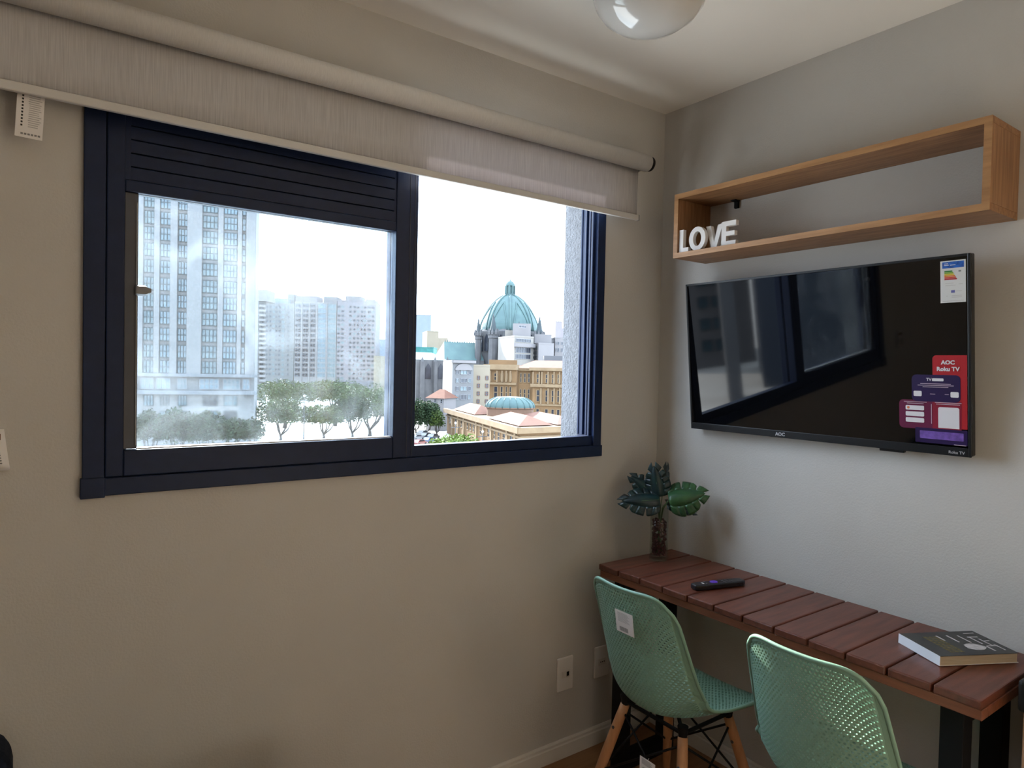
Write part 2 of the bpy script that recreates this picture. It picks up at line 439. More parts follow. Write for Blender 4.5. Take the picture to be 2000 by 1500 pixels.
Q0, Q1 = ony(8, 838, -0.02), ony(20, 918, -0.02)
ct = tag(empty('hang_label', (Q0.x, -0.02, Q0.z)), 'small curled paper label with brown square hanging on the wall beside the window', 'label')
b = MB()
vs = []
for i in range(7):
    t = i / 6; zz = (Q1.z - Q0.z) * t
    dx = (Q1.x - Q0.x) * t
    for x in (-0.055, 0.0): vs.append((x + dx, -0.006 * math.sin(t * 3) , zz))
b.add(vs, [(2 * i, 2 * i + 1, 2 * i + 3, 2 * i + 2) for i in range(6)])
o = b.build('sheet', M_card, ct, True); o.modifiers.new('thickness', 'SOLIDIFY').thickness = 0.0006
b = MB(); b.box(-0.045, -0.006, -0.0055, -0.0035, -0.024, -0.010); b.build('mark', mat('brown_ink', (0.16, 0.06, 0.02), 0.7), ct)
b = MB()
for k in range(6): b.box(-0.045, -0.008 + k * 0.001, -0.0085, -0.006, -0.047 - k * 0.006, -0.0445 - k * 0.006)
b.build('print', M_ink, ct)

# ------------------------------------------------------------------ wall sockets
def socket(name, x0, x1, z0, z1, label, phone):
    s = tag(empty(name, ((x0 + x1) / 2, 0, (z0 + z1) / 2)), label, 'outlet')
    w, h = (x1 - x0) / 2, (z1 - z0) / 2
    b = MB(); b.box(-w, w, -0.009, 0, -h, h); b.build('plate', M_white, s, bevel=0.004, seg=3)
    b = MB(); b.box(-0.02, 0.02, -0.0105, -0.008, -0.013, 0.013); b.build('insert', M_trim, s, bevel=0.001)
    b = MB()
    if phone: b.box(0.004, 0.015, -0.0112, -0.0100, -0.008, 0.008)
    else:
        for dx in (-0.009, 0, 0.009): b.cyl((dx, -0.0112, 0), (dx, -0.0095, 0), 0.0025, n=10)
    b.build('hole', M_black, s)
socket('wall_socket', -0.512, -0.436, 0.252, 0.378, 'white wall plate with one dark square data port above skirting', True)
socket('wall_socket', -0.326, -0.250, 0.258, 0.378, 'white wall plate half hidden behind the chair with the hanging tag', False)

# ------------------------------------------------------------------ ceiling lamp
LC = (-0.76, -0.618, HC)
lp = tag(empty('ceiling_lamp', LC), 'round frosted glass bowl ceiling lamp, switched off', 'lamp')
prof = [(0.150, -0.022), (0.153, -0.030), (0.152, -0.045), (0.143, -0.070), (0.122, -0.098), (0.090, -0.120), (0.055, -0.133), (0.02, -0.139), (0.0001, -0.140)]
b = MB(); b.lathe(prof, 48)
M_opal = mat('opal_glass', (0.72, 0.70, 0.66), 0.08, spec=0.6, coat=0.6, trans=0.0)
b.build('glass_bowl', M_opal, lp, True)
b = MB(); b.lathe([(0.0001, 0), (0.155, 0), (0.158, -0.012), (0.155, -0.026), (0.148, -0.026), (0.0001, -0.026)], 48); b.build('base_ring', M_white, lp, True)

# ------------------------------------------------------------------ wall shelf
M_oak = mat('shelf_wood', (0.36, 0.185, 0.085), 0.5, col2=(0.21, 0.10, 0.042), scale=6, stretch=(14, 1.2, 14), bump=0.03, bscale=40)
M_oakv = mat('shelf_wood_upright', (0.36, 0.185, 0.085), 0.5, col2=(0.21, 0.10, 0.042), scale=6, stretch=(14, 14, 1.2), bump=0.03, bscale=40)
M_oake = mat('shelf_edge', (0.46, 0.25, 0.11), 0.5, col2=(0.33, 0.165, 0.07), scale=6, stretch=(14, 1.2, 14))
SX, SY0, SY1, SZ0, SZ1, T = -0.186, -0.222, -1.224, 1.867, 2.099, 0.018
sh = tag(empty('wall_shelf', (0, -0.72, SZ0)), 'long open wooden box shelf fixed to the wall above the television', 'shelf')
SM = Matrix.Translation((0, 0.72, -SZ0))
def board(nm, a, m, axis):
    b = MB(); b.box(*a); o = b.build(nm, m, sh, bevel=0.0012, M=SM); return o
for nm, z0, z1 in (('top_board', SZ1 - T, SZ1), ('bottom_board', SZ0, SZ0 + T)):
    o = board(nm, (SX + 0.001, -0.001, SY0 - 0.0, SY1, z0, z1), M_oak, 'y')
    b = MB(); b.box(SX, SX + 0.001, SY0, SY1, z0, z1); b.build('edge_band', M_oake, o)
for y0, y1 in ((SY0 - T, SY0), (SY1, SY1 + T)):
    o = board('side_board', (SX + 0.001, -0.001, y0, y1, SZ0 + T, SZ1 - T), M_oakv, 'z')
    b = MB(); b.box(SX, SX + 0.001, y0, y1, SZ0 + T, SZ1 - T); b.build('edge_band', M_oake, o)
for y in (-0.36, -1.165):
    b = MB(); b.box(-0.03, -0.001, y - 0.011, y + 0.011, SZ1 - T - 0.004, SZ1 - T); b.box(-0.012, -0.001, y - 0.008, y + 0.008, SZ1 - T - 0.028, SZ1 - T)
    b.build('bracket', M_black, sh, bevel=0.001, M=SM)

# ------------------------------------------------------------------ LOVE letters
M_let = mat('letter_white', (0.74, 0.71, 0.68), 0.5, var=0.03)
LZ = SZ0 + T + 0.0005
def letter(nm, polys, y, rz, label, x=-0.150, hgt=0.080):
    b = MB(); d = 0.016
    for outer, inner in polys:
        n = len(outer)
        if inner is None:
            vs = [(a, -d / 2, c) for a, c in outer] + [(a, d / 2, c) for a, c in outer]
            b.add(vs, [tuple(range(n)), tuple(reversed(range(n, 2 * n)))] + [((k + 1) % n, k, n + k, n + (k + 1) % n) for k in range(n)])
        else:
            vs = [(a, -d / 2, c) for a, c in outer] + [(a, d / 2, c) for a, c in outer] + [(a, -d / 2, c) for a, c in inner] + [(a, d / 2, c) for a, c in inner]
            for k in range(n):
                k2 = (k + 1) % n
                b.add([vs[i] for i in (k, k2, 2 * n + k2, 2 * n + k)], [(0, 1, 2, 3)])
                b.add([vs[i] for i in (n + k, n + k2, 3 * n + k2, 3 * n + k)], [(3, 2, 1, 0)])
                b.add([vs[i] for i in (k, k2, n + k2, n + k)], [(3, 2, 1, 0)])
                b.add([vs[i] for i in (2 * n + k, 2 * n + k2, 3 * n + k2, 3 * n + k)], [(0, 1, 2, 3)])
    o = b.build('decor_letter', M_let)
    o.location = (x, y, LZ); o.rotation_euler = (0, 0, -math.pi / 2 + rz)
    return tag(o, label, 'letter', 'white word letters on the shelf')
h = 0.082
letter('L', [([(0, 0), (0.042, 0), (0.042, 0.016), (0.018, 0.016), (0.018, h), (0, h)], None)], -0.2425, 0.0, 'white block letter L standing on the wooden shelf', x=-0.170)
el = [(0.036 + 0.036 * math.cos(t * math.pi / 16), 0.042 + 0.0425 * math.sin(t * math.pi / 16)) for t in range(32)]
ei = [(0.036 + 0.018 * math.cos(t * math.pi / 16), 0.042 + 0.026 * math.sin(t * math.pi / 16)) for t in range(32)]
letter('O', [(el, ei)], -0.283, 0.0, 'white block letter O standing on the wooden shelf', x=-0.165)
letter('V', [([(0.026, 0), (0.045, 0), (0.070, h), (0.051, h), (0.0355, 0.022), (0.020, h), (0, h)], None)], -0.344, 0.0, 'white block letter V standing on the wooden shelf', x=-0.148)
letter('E', [([(0, 0), (0.058, 0), (0.058, 0.016), (0.019, 0.016), (0.019, 0.034), (0.053, 0.034), (0.053, 0.049), (0.019, 0.049), (0.019, 0.067), (0.058, 0.067), (0.058, h + 0.002), (0, h + 0.002)], None)], -0.4205, 0.0, 'white block letter E standing on the wooden shelf', x=-0.162)

# ------------------------------------------------------------------ television
TVo = Vector((-0.050, -0.216, 1.237)); TVt = Vector((-0.105, -0.216, 1.779))
TW = 0.940; TVv = (TVt - TVo); TH = TVv.length
tv = tag(empty('television', (0, -0.69, 1.237)), 'black flat television on the wall below the wooden shelf, stickers on screen', 'television')
TM = Matrix.Translation((0, 0.69, -1.237)) @ frameM(TVo, (0, -1, 0), TVv)   # local: x right, y up, z towards the room
M_tv = mat('tv_plastic', (0.010, 0.011, 0.013), 0.35, var=0.05)
M_scr = mat('tv_screen', (0.0025, 0.003, 0.004), 0.035, spec=0.7, var=0.0)
b = MB(); b.box(0, TW, 0, TH, -0.030, -0.004); b.build('housing', M_tv, tv, bevel=0.004, M=TM)
b = MB(); b.box(0.10, TW - 0.10, 0.04, TH - 0.14, -0.048, -0.029); b.build('rear_bulge', M_tv, tv, bevel=0.006, M=TM)
bz = 0.007
for a in ((0, bz, 0, TH), (TW - bz, TW, 0, TH), (bz, TW - bz, TH - bz, TH), (bz, TW - bz, 0, 0.024)):
    b = MB(); b.box(a[0], a[1], a[2], a[3], -0.004, 0.001); b.build('bezel', M_tv, tv, bevel=0.001, M=TM)
b = MB(); b.box(bz, TW - bz, 0.024, TH - bz, -0.004, -0.001); scr = b.build('screen', M_scr, tv, M=TM)
b = MB(); b.box(0.695, 0.765, -0.009, 0.0, -0.022, -0.008); b.build('receiver', M_tv, tv, bevel=0.002, M=TM)
b = MB(); b.box(0.35, 0.59, 0.15, 0.40, -0.062, -0.047); b.build('wall_mount', M_black, tv, M=TM)
M_logo = mat('logo_silver', (0.5, 0.5, 0.52), 0.4)
def tvT(x, y, z=0.0012): return TM @ Matrix.Translation((x, y, z))
text('logo', 'AOC', 0.016, tvT(0.375, 0.0115), M_logo, tv, bold=0.0004)
text('logo', 'Roku TV', 0.011, tvT(0.905, 0.010), M_logo, tv, bold=0.0001)
# stickers (flat prints on the screen)
def rrect(x0, x1, y0, y1, r, cs=(1, 1, 1, 1)):
    P = []
    for (cx, cy, a0, on) in ((x1 - r, y1 - r, 0, cs[0]), (x0 + r, y1 - r, 90, cs[1]), (x0 + r, y0 + r, 180, cs[2]), (x1 - r, y0 + r, 270, cs[3])):
        if on:
            for k in range(7):
                t = math.radians(a0 + 15 * k); P.append((cx + r * math.cos(t), cy + r * math.sin(t)))
        else:
            P.append((x1 if a0 in (0, 270) else x0, y1 if a0 in (0, 90) else y0))
    return P
def flat(nm, poly, z, m, parent, M, th=0.0003):
    b = MB(); b.prism(poly, z, z + th); return b.build(nm, m, parent, M=M)
M_red = mat('sticker_red', (0.42, 0.015, 0.022), 0.4, var=0.05)
M_wine = mat('sticker_wine', (0.13, 0.010, 0.050), 0.4, var=0.1)
M_purple = mat('sticker_purple', (0.018, 0.006, 0.060), 0.4, var=0.1)
M_lilac = mat('sticker_lilac', (0.16, 0.08, 0.36), 0.5, var=0.35, scale=60)
M_wht = mat('sticker_white', (0.72, 0.70, 0.72), 0.5, var=0.02)
M_pnk = mat('sticker_pale', (0.55, 0.42, 0.50), 0.5)
ps = tag(empty('promo_sticker', (0, -1.06, 1.3)), 'red and purple stepped promotional sticker at the lower corner of the television screen', 'sticker')
PM = Matrix.Translation((0, 1.06, -1.3)) @ frameM(TVo, (0, -1, 0), TVv)
S = lambda nm, poly, lv, m: flat(nm, poly, -0.0009 + lv * 0.0004, m, ps, PM)
S('panel', rrect(0.846, 0.931, 0.075, 0.276, 0.010, (0, 1, 0, 0)), 0, M_red)
S('panel', rrect(0.757, 0.885, 0.068, 0.150, 0.012, (0, 1, 1, 0)), 1, M_wine)
S('panel', rrect(0.845, 0.917, 0.068, 0.150, 0.004, (0, 0, 0, 0)), 1.2, mat('sticker_crimson', (0.25, 0.012, 0.035), 0.4, var=0.08))
S('panel', rrect(0.792, 0.915, 0.147, 0.222, 0.012), 2, M_purple)
S('panel', rrect(0.80, 0.931, 0.030, 0.072, 0.002), 1.4, M_purple)
S('panel', rrect(0.812, 0.922, 0.042, 0.064, 0.002), 2.6, M_lilac)
S('qr_blank', rrect(0.860, 0.912, 0.075, 0.133, 0.005, (1, 1, 0, 0)), 2.6, M_wht)
for k in range(3): S('button', rrect(0.775, 0.824, 0.086 + k * 0.0175, 0.099 + k * 0.0175, 0.003), 2.6, M_wht)
S('icon', rrect(0.779, 0.786, 0.124, 0.131, 0.003), 3.4, mat('icon_orange', (0.75, 0.22, 0.08), 0.5))
S('chip', rrect(0.797, 0.818, 0.161, 0.176, 0.003), 3.4, M_wht)
S('chip', rrect(0.891, 0.911, 0.161, 0.176, 0.003), 3.4, M_wht)
S('divider', rrect(0.842, 0.8435, 0.085, 0.140, 0.0005), 2.6, M_pnk)
bb = MB()
for (x0, x1, y) in ((0.815, 0.892, 0.197), (0.808, 0.899, 0.1925), (0.821, 0.886, 0.188), (0.771, 0.831, 0.1445), (0.779, 0.823, 0.140), (0.852, 0.918, 0.1455), (0.855, 0.914, 0.141),
                    (0.84, 0.853, 0.1685), (0.877, 0.887, 0.1685), (0.899, 0.928, 0.031)):
    bb.box(x0, x1, y - 0.0008, y + 0.0008, 0.0009, 0.0011)
bb.build('print', M_pnk, ps, M=PM)['kind'] = 'stuff'
def psT(x, y): return PM @ Matrix.Translation((x, y, 0.0006))
text('print', 'AOC', 0.015, psT(0.885, 0.256), M_wht, ps, bold=0.0006)
text('print', 'Roku TV', 0.0155, psT(0.885, 0.238), M_wht, ps, bold=0.0005)
text('print', 'TV', 0.011, psT(0.837, 0.2085), M_wht, ps, bold=0.0002)
S('print', rrect(0.845, 0.874, 0.2045, 0.2125, 0.002), 3.4, M_wht)
es = tag(empty('energy_label', (0, -1.12, 1.65)), 'white energy rating label with blue header stuck on the upper corner of the screen', 'sticker')
EM = Matrix.Translation((0, 1.12, -1.65)) @ frameM(TVo, (0, -1, 0), TVv)
E_ = lambda nm, x0, x1, y0, y1, lv, m: flat(nm, [(x0, y0), (x1, y0), (x1, y1), (x0, y1)], -0.0008 + lv * 0.0004, m, es, EM)
E_('sheet', 0.868, 0.929, 0.418, 0.530, 0, mat('label_paper', (0.66, 0.66, 0.64), 0.5, var=0.02))
E_('header', 0.873, 0.925, 0.510, 0.527, 1, mat('label_blue', (0.015, 0.10, 0.42), 0.45, var=0.4, scale=120))
for k, c in enumerate(((0.03, 0.20, 0.03), (0.22, 0.42, 0.03), (0.68, 0.50, 0.02), (0.70, 0.22, 0.02), (0.62, 0.06, 0.03), (0.42, 0.02, 0.03))):
    w_ = 0.018 + 0.0022 * k
    y1 = 0.5035 - k * 0.0042
    b = MB(); b.prism([(0.878, y1 - 0.0036), (0.878 + w_, y1 - 0.0036), (0.878 + w_ + 0.002, y1 - 0.0018), (0.878 + w_, y1), (0.878, y1)], -0.0004, 0.0)
    b.build('bar', mat('bar%d' % k, c, 0.5), es, M=EM)
E_('mark', 0.912, 0.918, 0.4985, 0.503, 1, M_ink)
E_('mark', 0.894, 0.903, 0.444, 0.451, 1, mat('mark_blue', (0.12, 0.12, 0.35), 0.5))
bb = MB()
for (x0, x1, y) in ((0.88, 0.90, 0.470), (0.88, 0.905, 0.464), (0.912, 0.922, 0.466), (0.905, 0.92, 0.448), (0.882, 0.886, 0.436), (0.895, 0.92, 0.436), (0.895, 0.92, 0.432), (0.873, 0.925, 0.4225)):
    bb.box(x0, x1, y - 0.0006, y + 0.0006, -0.0005, -0.0003)
bb.build('print', M_inkl, es, M=EM)
E_('mark', 0.877, 0.887, 0.5215, 0.523, 2, M_wht); E_('mark', 0.877, 0.889, 0.5175, 0.519, 2, M_wht); E_('mark', 0.892, 0.905, 0.517, 0.5185, 2, M_wht)

# ------------------------------------------------------------------ table
M_plank = mat('table_wood', (0.150, 0.045, 0.026), 0.40, col2=(0.085, 0.025, 0.015), scale=7, stretch=(1.0, 9, 9), bump=0.06, bscale=50, coat=0.15)
M_apron = mat('table_apron', (0.20, 0.065, 0.030), 0.42, col2=(0.12, 0.038, 0.018), scale=7, stretch=(9, 1.0, 9), bump=0.05)
TBX0, TBX1, TBY0, TBY1, TBZ = -0.426, -0.036, -0.122, -1.332, 0.75
tb = tag(empty('slatted_table', ((TBX0 + TBX1) / 2, (TBY0 + TBY1) / 2, 0)), 'narrow dark red-brown plank-top table on black steel legs against the wall', 'table')
BM = Matrix.Translation((-(TBX0 + TBX1) / 2, -(TBY0 + TBY1) / 2, 0))
NP = 12; pitch = (TBY0 - TBY1) / NP; rnd = random.Random(5)
for k in range(NP):
    ya = TBY0 - k * pitch; yb = ya - pitch + 0.0055
    b = MB(); b.box(TBX0 + rnd.uniform(-0.001, 0.001), TBX1, ya, yb, TBZ - 0.021, TBZ + rnd.uniform(-0.0006, 0.0006))
    b.build('plank', M_plank, tb, bevel=0.0035, seg=2, M=BM)
for x0, x1 in ((TBX0 + 0.004, TBX0 + 0.04), (TBX1 - 0.04, TBX1 - 0.004)):
    b = MB(); b.box(x0, x1, TBY0 - 0.004, TBY1 + 0.004, TBZ - 0.045, TBZ - 0.021); b.build('rail', M_apron, tb, bevel=0.002, M=BM)
for y0 in (TBY0 - 0.004, TBY1 + 0.044):
    b = MB(); b.box(TBX0 + 0.04, TBX1 - 0.04, y0, y0 - 0.04, TBZ - 0.045, TBZ - 0.021); b.build('rail', M_apron, tb, bevel=0.002, M=BM)
for yl in (TBY0 - 0.055, TBY1 + 0.03 + 0.05):
    for xl in (TBX0 + 0.052, TBX1 - 0.10):
        b = MB(); b.box(xl, xl + 0.05, yl + 0.025, yl - 0.025, 0.0, TBZ - 0.045); b.build('leg', M_black, tb, bevel=0.002, M=BM)
    b = MB(); b.box(TBX0 + 0.102, TBX1 - 0.10, yl + 0.025, yl - 0.025, 0.0, 0.05); b.build('foot_bar', M_black, tb, bevel=0.002, M=BM)
    b = MB(); b.box(TBX0 + 0.102, TBX1 - 0.10, yl + 0.025, yl - 0.025, TBZ - 0.095, TBZ - 0.045); b.build('top_bar', M_black, tb, bevel=0.002, M=BM)

# ------------------------------------------------------------------ vase with artificial leaves
vb = onz(1286, 1093, TBZ)
vb = Vector((vb.x, vb.y, TBZ + 0.001))
def clear_glass(name):
    m = bpy.data.materials.new(name); m.use_nodes = True; nt = m.node_tree; N = nt.nodes; L = nt.links
    for n in list(N):
        if n.type != 'OUTPUT_MATERIAL': N.remove(n)
    out = [n for n in N if n.type == 'OUTPUT_MATERIAL'][0]
    tr = N.new('ShaderNodeBsdfTransparent'); tr.inputs[0].default_value = (0.90, 0.93, 0.92, 1)
    gl = N.new('ShaderNodeBsdfGlossy'); gl.inputs['Roughness'].default_value = 0.03
    fr = glass_fac(N, L)
    mx = N.new('ShaderNodeMixShader'); L.new(fr.outputs[0], mx.inputs[0]); L.new(tr.outputs[0], mx.inputs[1]); L.new(gl.outputs[0], mx.inputs[2])
    L.new(mx.outputs[0], out.inputs[0]); return m
VR, VH = 0.034, 0.200
vs_ = tag(empty('glass_vase', vb), 'clear glass cylinder vase filled with dark red chips on the table end', 'vase')
b = MB(); b.lathe([(0.0001, 0), (VR - 0.002, 0), (VR, 0.003), (VR, VH), (VR - 0.003, VH), (VR - 0.003, 0.014), (0.0001, 0.012)], 40)
b.build('glass', clear_glass('vase_glass'), vs_, True)
rnd = random.Random(11); b = MB()
for k in range(330):
    a = rnd.random() * 6.283; rr = (VR - 0.011) * math.sqrt(rnd.random()) if k % 3 == 0 else (VR - 0.010) * rnd.uniform(0.85, 1)
    z = 0.020 + rnd.random() * 0.130
    c = Vector((rr * math.cos(a), rr * math.sin(a), z)); s = rnd.uniform(0.004, 0.0075)
    q = Matrix.Rotation(rnd.random() * 6, 3, Vector((rnd.random() - .5, rnd.random() - .5, rnd.random() - .5)).normalized())
    pts = [c + q @ (Vector(v) * s * Vector((1, rnd.uniform(.6, 1), rnd.uniform(.5, .9))).length / 1.5) for v in ((1, 0, 0), (-1, 0, 0), (0, 1, 0), (0, -1, 0), (0, 0, 1), (0, 0, -1))]
    b.add(pts, [(0, 2, 4), (2, 1, 4), (1, 3, 4), (3, 0, 4), (2, 0, 5), (1, 2, 5), (3, 1, 5), (0, 3, 5)])
o = b.build('red_chips', mat('red_chips', (0.13, 0.035, 0.045), 0.6, col2=(0.04, 0.015, 0.018), scale=140), vs_); o['kind'] = 'stuff'
M_leaf = mat('monstera_leaf', (0.012, 0.038, 0.034), 0.32, col2=(0.007, 0.018, 0.024), scale=25, bump=0.15, bscale=90)
M_leaf2 = mat('monstera_leaf_pale', (0.040, 0.110, 0.038), 0.35, col2=(0.018, 0.060, 0.026), scale=25, bump=0.15, bscale=90)
M_stem = mat('leaf_stem', (0.06, 0.12, 0.04), 0.5, var=0.1)
def leaf_mesh(L, W, seed, m, bend):
    """lobed leaf: x along midrib from base (0) to tip (L), y across, z bend"""
    rnd = random.Random(seed); b = MB(); NL = 5
    def zz(x, y): return -bend * (x / L) ** 2 * L - 0.35 * abs(y) ** 1.4 * 3 + 0.003 * math.sin(40 * y + seed)
    def half(x):
        t = min(max((x / L + 0.16) / 1.16, 0), 1)
        return W * (math.sin(math.pi * t ** 0.72)) ** 0.75 if 0 < t < 1 else 0.0
    # continuous inner blade
    n = 14; vs = []
    for i in range(n + 1):
        x = -0.02 * L + L * i / n * 1.02
        hw = half(x) * 0.50
        for s in (-1, 0, 1): vs.append((x, s * hw, zz(x, s * hw)))
    b.add(vs, [(3 * i + j, 3 * i + 3 + j, 3 * i + 4 + j, 3 * i + 1 + j) for i in range(n) for j in (0, 1)])
    # outer lobes with slits
    for s in (-1, 1):
        for k in range(NL):
            x0 = -0.02 * L + L * (k + 0.0) / NL * 0.98; x1 = -0.02 * L + L * (k + 1) / NL * 0.98
            gap = 0.20 if k in ((1, 3) if (seed + s) % 2 else (2, 3)) else 0.0
            rows = []
            for j in range(5):
                t = j / 4
                g = gap * t * (x1 - x0)
                sh = 0.0
                row = []
                for e in (0, 0.33, 0.67, 1):
                    x = x0 + (x1 - x0) * e
                    hw = half(x); rd = 1 - (0.06 if e == 1 and gap else 0) * (t == 1)
                    y = s * hw * (0.48 + 0.52 * t * rd)
                    xx = x + t * 0.14 * L * (0.1 + x / L) + (-2 * g if e == 1 else (-g if e == 0.67 else 0))
                    row.append((xx, y, zz(xx, y)))
                rows.append(row)
            vs = [p for r in rows for p in r]
            fs = [(4 * j + e, 4 * j + e + 1, 4 * j + e + 5, 4 * j + e + 4) for j in range(4) for e in range(3)]
            if s < 0: fs = [tuple(reversed(f)) for f in fs]
            b.add(vs, fs)
    return b.mesh('blade', m, True)
fwd2 = Vector((_f.x, _f.y, 0)).normalized(); rgt = R_
top = vb + Vector((0, 0, VH - 0.01))
# (base dx right, dz up, toward camera), midrib direction (right, up, toward cam), normal (right, up, toward)
LV = [((-0.005, 0.035, 0.01), (-1, 0.10, 0.10), (0.0, 0.6, 0.8), 0.135, 0.060, M_leaf, 0.25),
      ((0.0, 0.045, -0.01), (-0.25, 1, 0.05), (-0.35, 0.0, 0.9), 0.115, 0.048, M_leaf, 0.15),
      ((0.03, 0.040, 0.02), (0.80, 0.22, 0.25), (-0.2, 0.50, 0.85), 0.130, 0.068, M_leaf2, 0.15),
      ((0.03, 0.020, -0.02), (0.90, -0.12, 0.0), (0.0, 0.9, 0.45), 0.115, 0.045, M_leaf, 0.25),
      ((0.015, 0.05, -0.03), (0.30, 1, -0.1), (0.6, 0.1, 0.8), 0.110, 0.030, M_leaf, 0.15),
      ((-0.01, 0.05, -0.03), (-0.75, 0.55, -0.1), (-0.3, 0.4, 0.9), 0.110, 0.042, M_leaf, 0.2)]
LBL = ['dark monstera leaf reaching sideways towards the window from the vase', 'dark monstera leaf standing upright in the vase',
       'broad greener monstera leaf on the television side of the vase', 'dark monstera leaf drooping under the greener leaf',
       'narrow dark monstera leaf rising beside the greener leaf', 'dark monstera leaf slanting up behind the sideways leaf']
for i, (o0, dm, nn, L_, W_, m_, bd) in enumerate(LV):
    cv = lambda t: rgt * t[0] + Vector((0, 0, 1)) * t[1] - fwd2 * t[2]
    base = top + cv(o0); xax = cv(dm).normalized(); zax = cv(nn); zax = (zax - xax * zax.dot(xax)).normalized(); yax = zax.cross(xax)
    rt = tag(empty('monstera_leaf', vb + Vector((0, 0, 0.02))), LBL[i], 'leaf', 'artificial leaves in the glass vase')
    Mw = Matrix(((xax.x, yax.x, zax.x, base.x), (xax.y, yax.y, zax.y, base.y), (xax.z, yax.z, zax.z, base.z), (0, 0, 0, 1)))
    Ml = Matrix.Translation(-(vb + Vector((0, 0, 0.02)))) @ Mw
    o = link('blade', leaf_mesh(L_, W_, i, m_, bd), rt, M=Ml); o.modifiers.new('thickness', 'SOLIDIFY').thickness = 0.0008
    ang = i * 1.05; bot = Vector((0.012 * math.cos(ang), 0.012 * math.sin(ang), 0.0))
    bl = base - (vb + Vector((0, 0, 0.02)))
    rim = Vector((bl.x * 0.35, bl.y * 0.35, VH - 0.03)); rl = math.hypot(rim.x, rim.y)
    b = MB(); b.tube([bot, bot * 0.5 + rim * 0.5, rim, rim * 0.4 + bl * 0.6, bl, bl + xax * L_ * 0.5 - zax * 0.002 - Vector((0, 0, bd * 0.25 * L_))], [0.002, 0.002, 0.002, 0.0018, 0.0016, 0.0008], 6)
    b.build('stem', M_stem, rt, True)

# ------------------------------------------------------------------ remote control
ra, rb_ = onz(1352, 1145, TBZ + 0.012), onz(1452, 1134, TBZ + 0.012)
rc = (ra + rb_) / 2; dr = (rb_ - ra); rl_ = dr.length * 0.97
rm = tag(empty('remote_control', (rc.x, rc.y, TBZ + 0.001), math.atan2(dr.y, dr.x)), 'slim black remote control with purple button lying on the table', 'remote')
b = MB(); n = 24; P = []
for k in range(17):
    x = -rl_ / 2 + rl_ * k / 16; e = abs(2 * k / 16 - 1)
    P.append((x, 0.021 * (1 - 0.35 * max(0, (e - 0.75) / 0.25) ** 2) * (0.92 + 0.08 * abs(e))))
poly = [(x, -w_) for x, w_ in P] + [(x, w_) for x, w_ in reversed(P)]
b.prism(poly, 0, 0.017); b.build('body', mat('remote_black', (0.008, 0.008, 0.012), 0.3), rm, bevel=0.004, seg=3)
M_but = mat('button_purple', (0.11, 0.04, 0.45), 0.4)
b = MB(); b.cyl((-0.018, 0, 0.0165), (-0.018, 0, 0.0195), 0.013, 0.012, n=20); b.build('direction_pad', M_but, rm, bevel=0.001)
M_btn = mat('button_grey', (0.09, 0.09, 0.10), 0.4)
for x, y in ((-0.05, 0.008), (-0.05, -0.008), (0.015, 0.01), (0.015, 0), (0.015, -0.01), (0.03, 0.008), (0.03, -0.008), (0.045, 0.008), (0.045, -0.008)):
    b = MB(); b.cyl((x, y, 0.0165), (x, y, 0.0185), 0.004, n=10); b.build('button', M_btn, rm)
b = MB(); b.box(-0.064, -0.058, -0.006, 0.006, 0.0165, 0.0176); b.build('power_mark', M_wht, rm)

# ------------------------------------------------------------------ book
k0, k1, k2 = onz(1758, 1257, TBZ), onz(1836, 1302, TBZ), onz(1993, 1295, TBZ)
bx = (k2 - k1); bx.z = 0; bx.normalize(); by = Vector((-bx.y, bx.x, 0))
if by.dot(k0 - k1) < 0: by = -by
BL, BW, BT = 0.215, 0.142, 0.024
bk = tag(empty('paperback_book', (k1.x, k1.y, TBZ + 0.001)), 'thick paperback book with black illustrated cover lying on the table', 'book')
KM = frameM((0, 0, 0), bx, by)
b = MB(); b.box(0.001, BL - 0.003, 0.002, BW - 0.001, 0.0008, BT - 0.0008); b.build('page_block', mat('book_pages', (0.62, 0.52, 0.38), 0.8, col2=(0.48, 0.39, 0.28), scale=20, stretch=(1, 1, 60)), bk, M=KM)
M_cov = mat('book_cover', (0.014, 0.015, 0.017), 0.35, col2=(0.03, 0.032, 0.03), scale=22)
b = MB(); b.box(0, BL, 0, BW, BT - 0.0008, BT); cov = b.build('front_cover', M_cov, bk, M=KM)
b = MB(); b.box(0, BL, 0, BW, 0, 0.0008); b.build('back_cover', M_wht, bk, M=KM)
b = MB(); b.box(-0.001, 0.0, 0, BW, 0, BT); b.build('spine', mat('book_spine', (0.74, 0.73, 0.75), 0.45, var=0.02), bk, M=KM)
M_gold = mat('cover_gold', (0.12, 0.10, 0.035), 0.5, var=0.4, scale=160)
M_cg = mat('cover_grey', (0.42, 0.40, 0.40), 0.5, var=0.3, scale=70)
rnd = random.Random(8)
b = MB()
for k in range(3):
    for j in range(9): b.box(0.045 + k * 0.014, 0.055 + k * 0.014, 0.018 + j * 0.011, 0.025 + j * 0.011 + rnd.random() * 0.003, BT, BT + 0.0002)
b.build('print', M_gold, cov)
b = MB()
for x0, x1, y0, y1 in ((0.085, 0.09, 0.088, 0.118), (0.115, 0.12, 0.075, 0.118), (0.145, 0.149, 0.07, 0.115), (0.165, 0.195, 0.10, 0.105), (0.168, 0.172, 0.06, 0.10), (0.185, 0.189, 0.05, 0.09),
                       (0.19, 0.205, 0.075, 0.079), (0.17, 0.2, 0.045, 0.049), (0.195, 0.199, 0.02, 0.055), (0.165, 0.17, 0.018, 0.045), (0.175, 0.205, 0.125, 0.129)):
    b.box(x0, x1, y0, y1, BT, BT + 0.0002)
b.build('print', M_cg, cov)
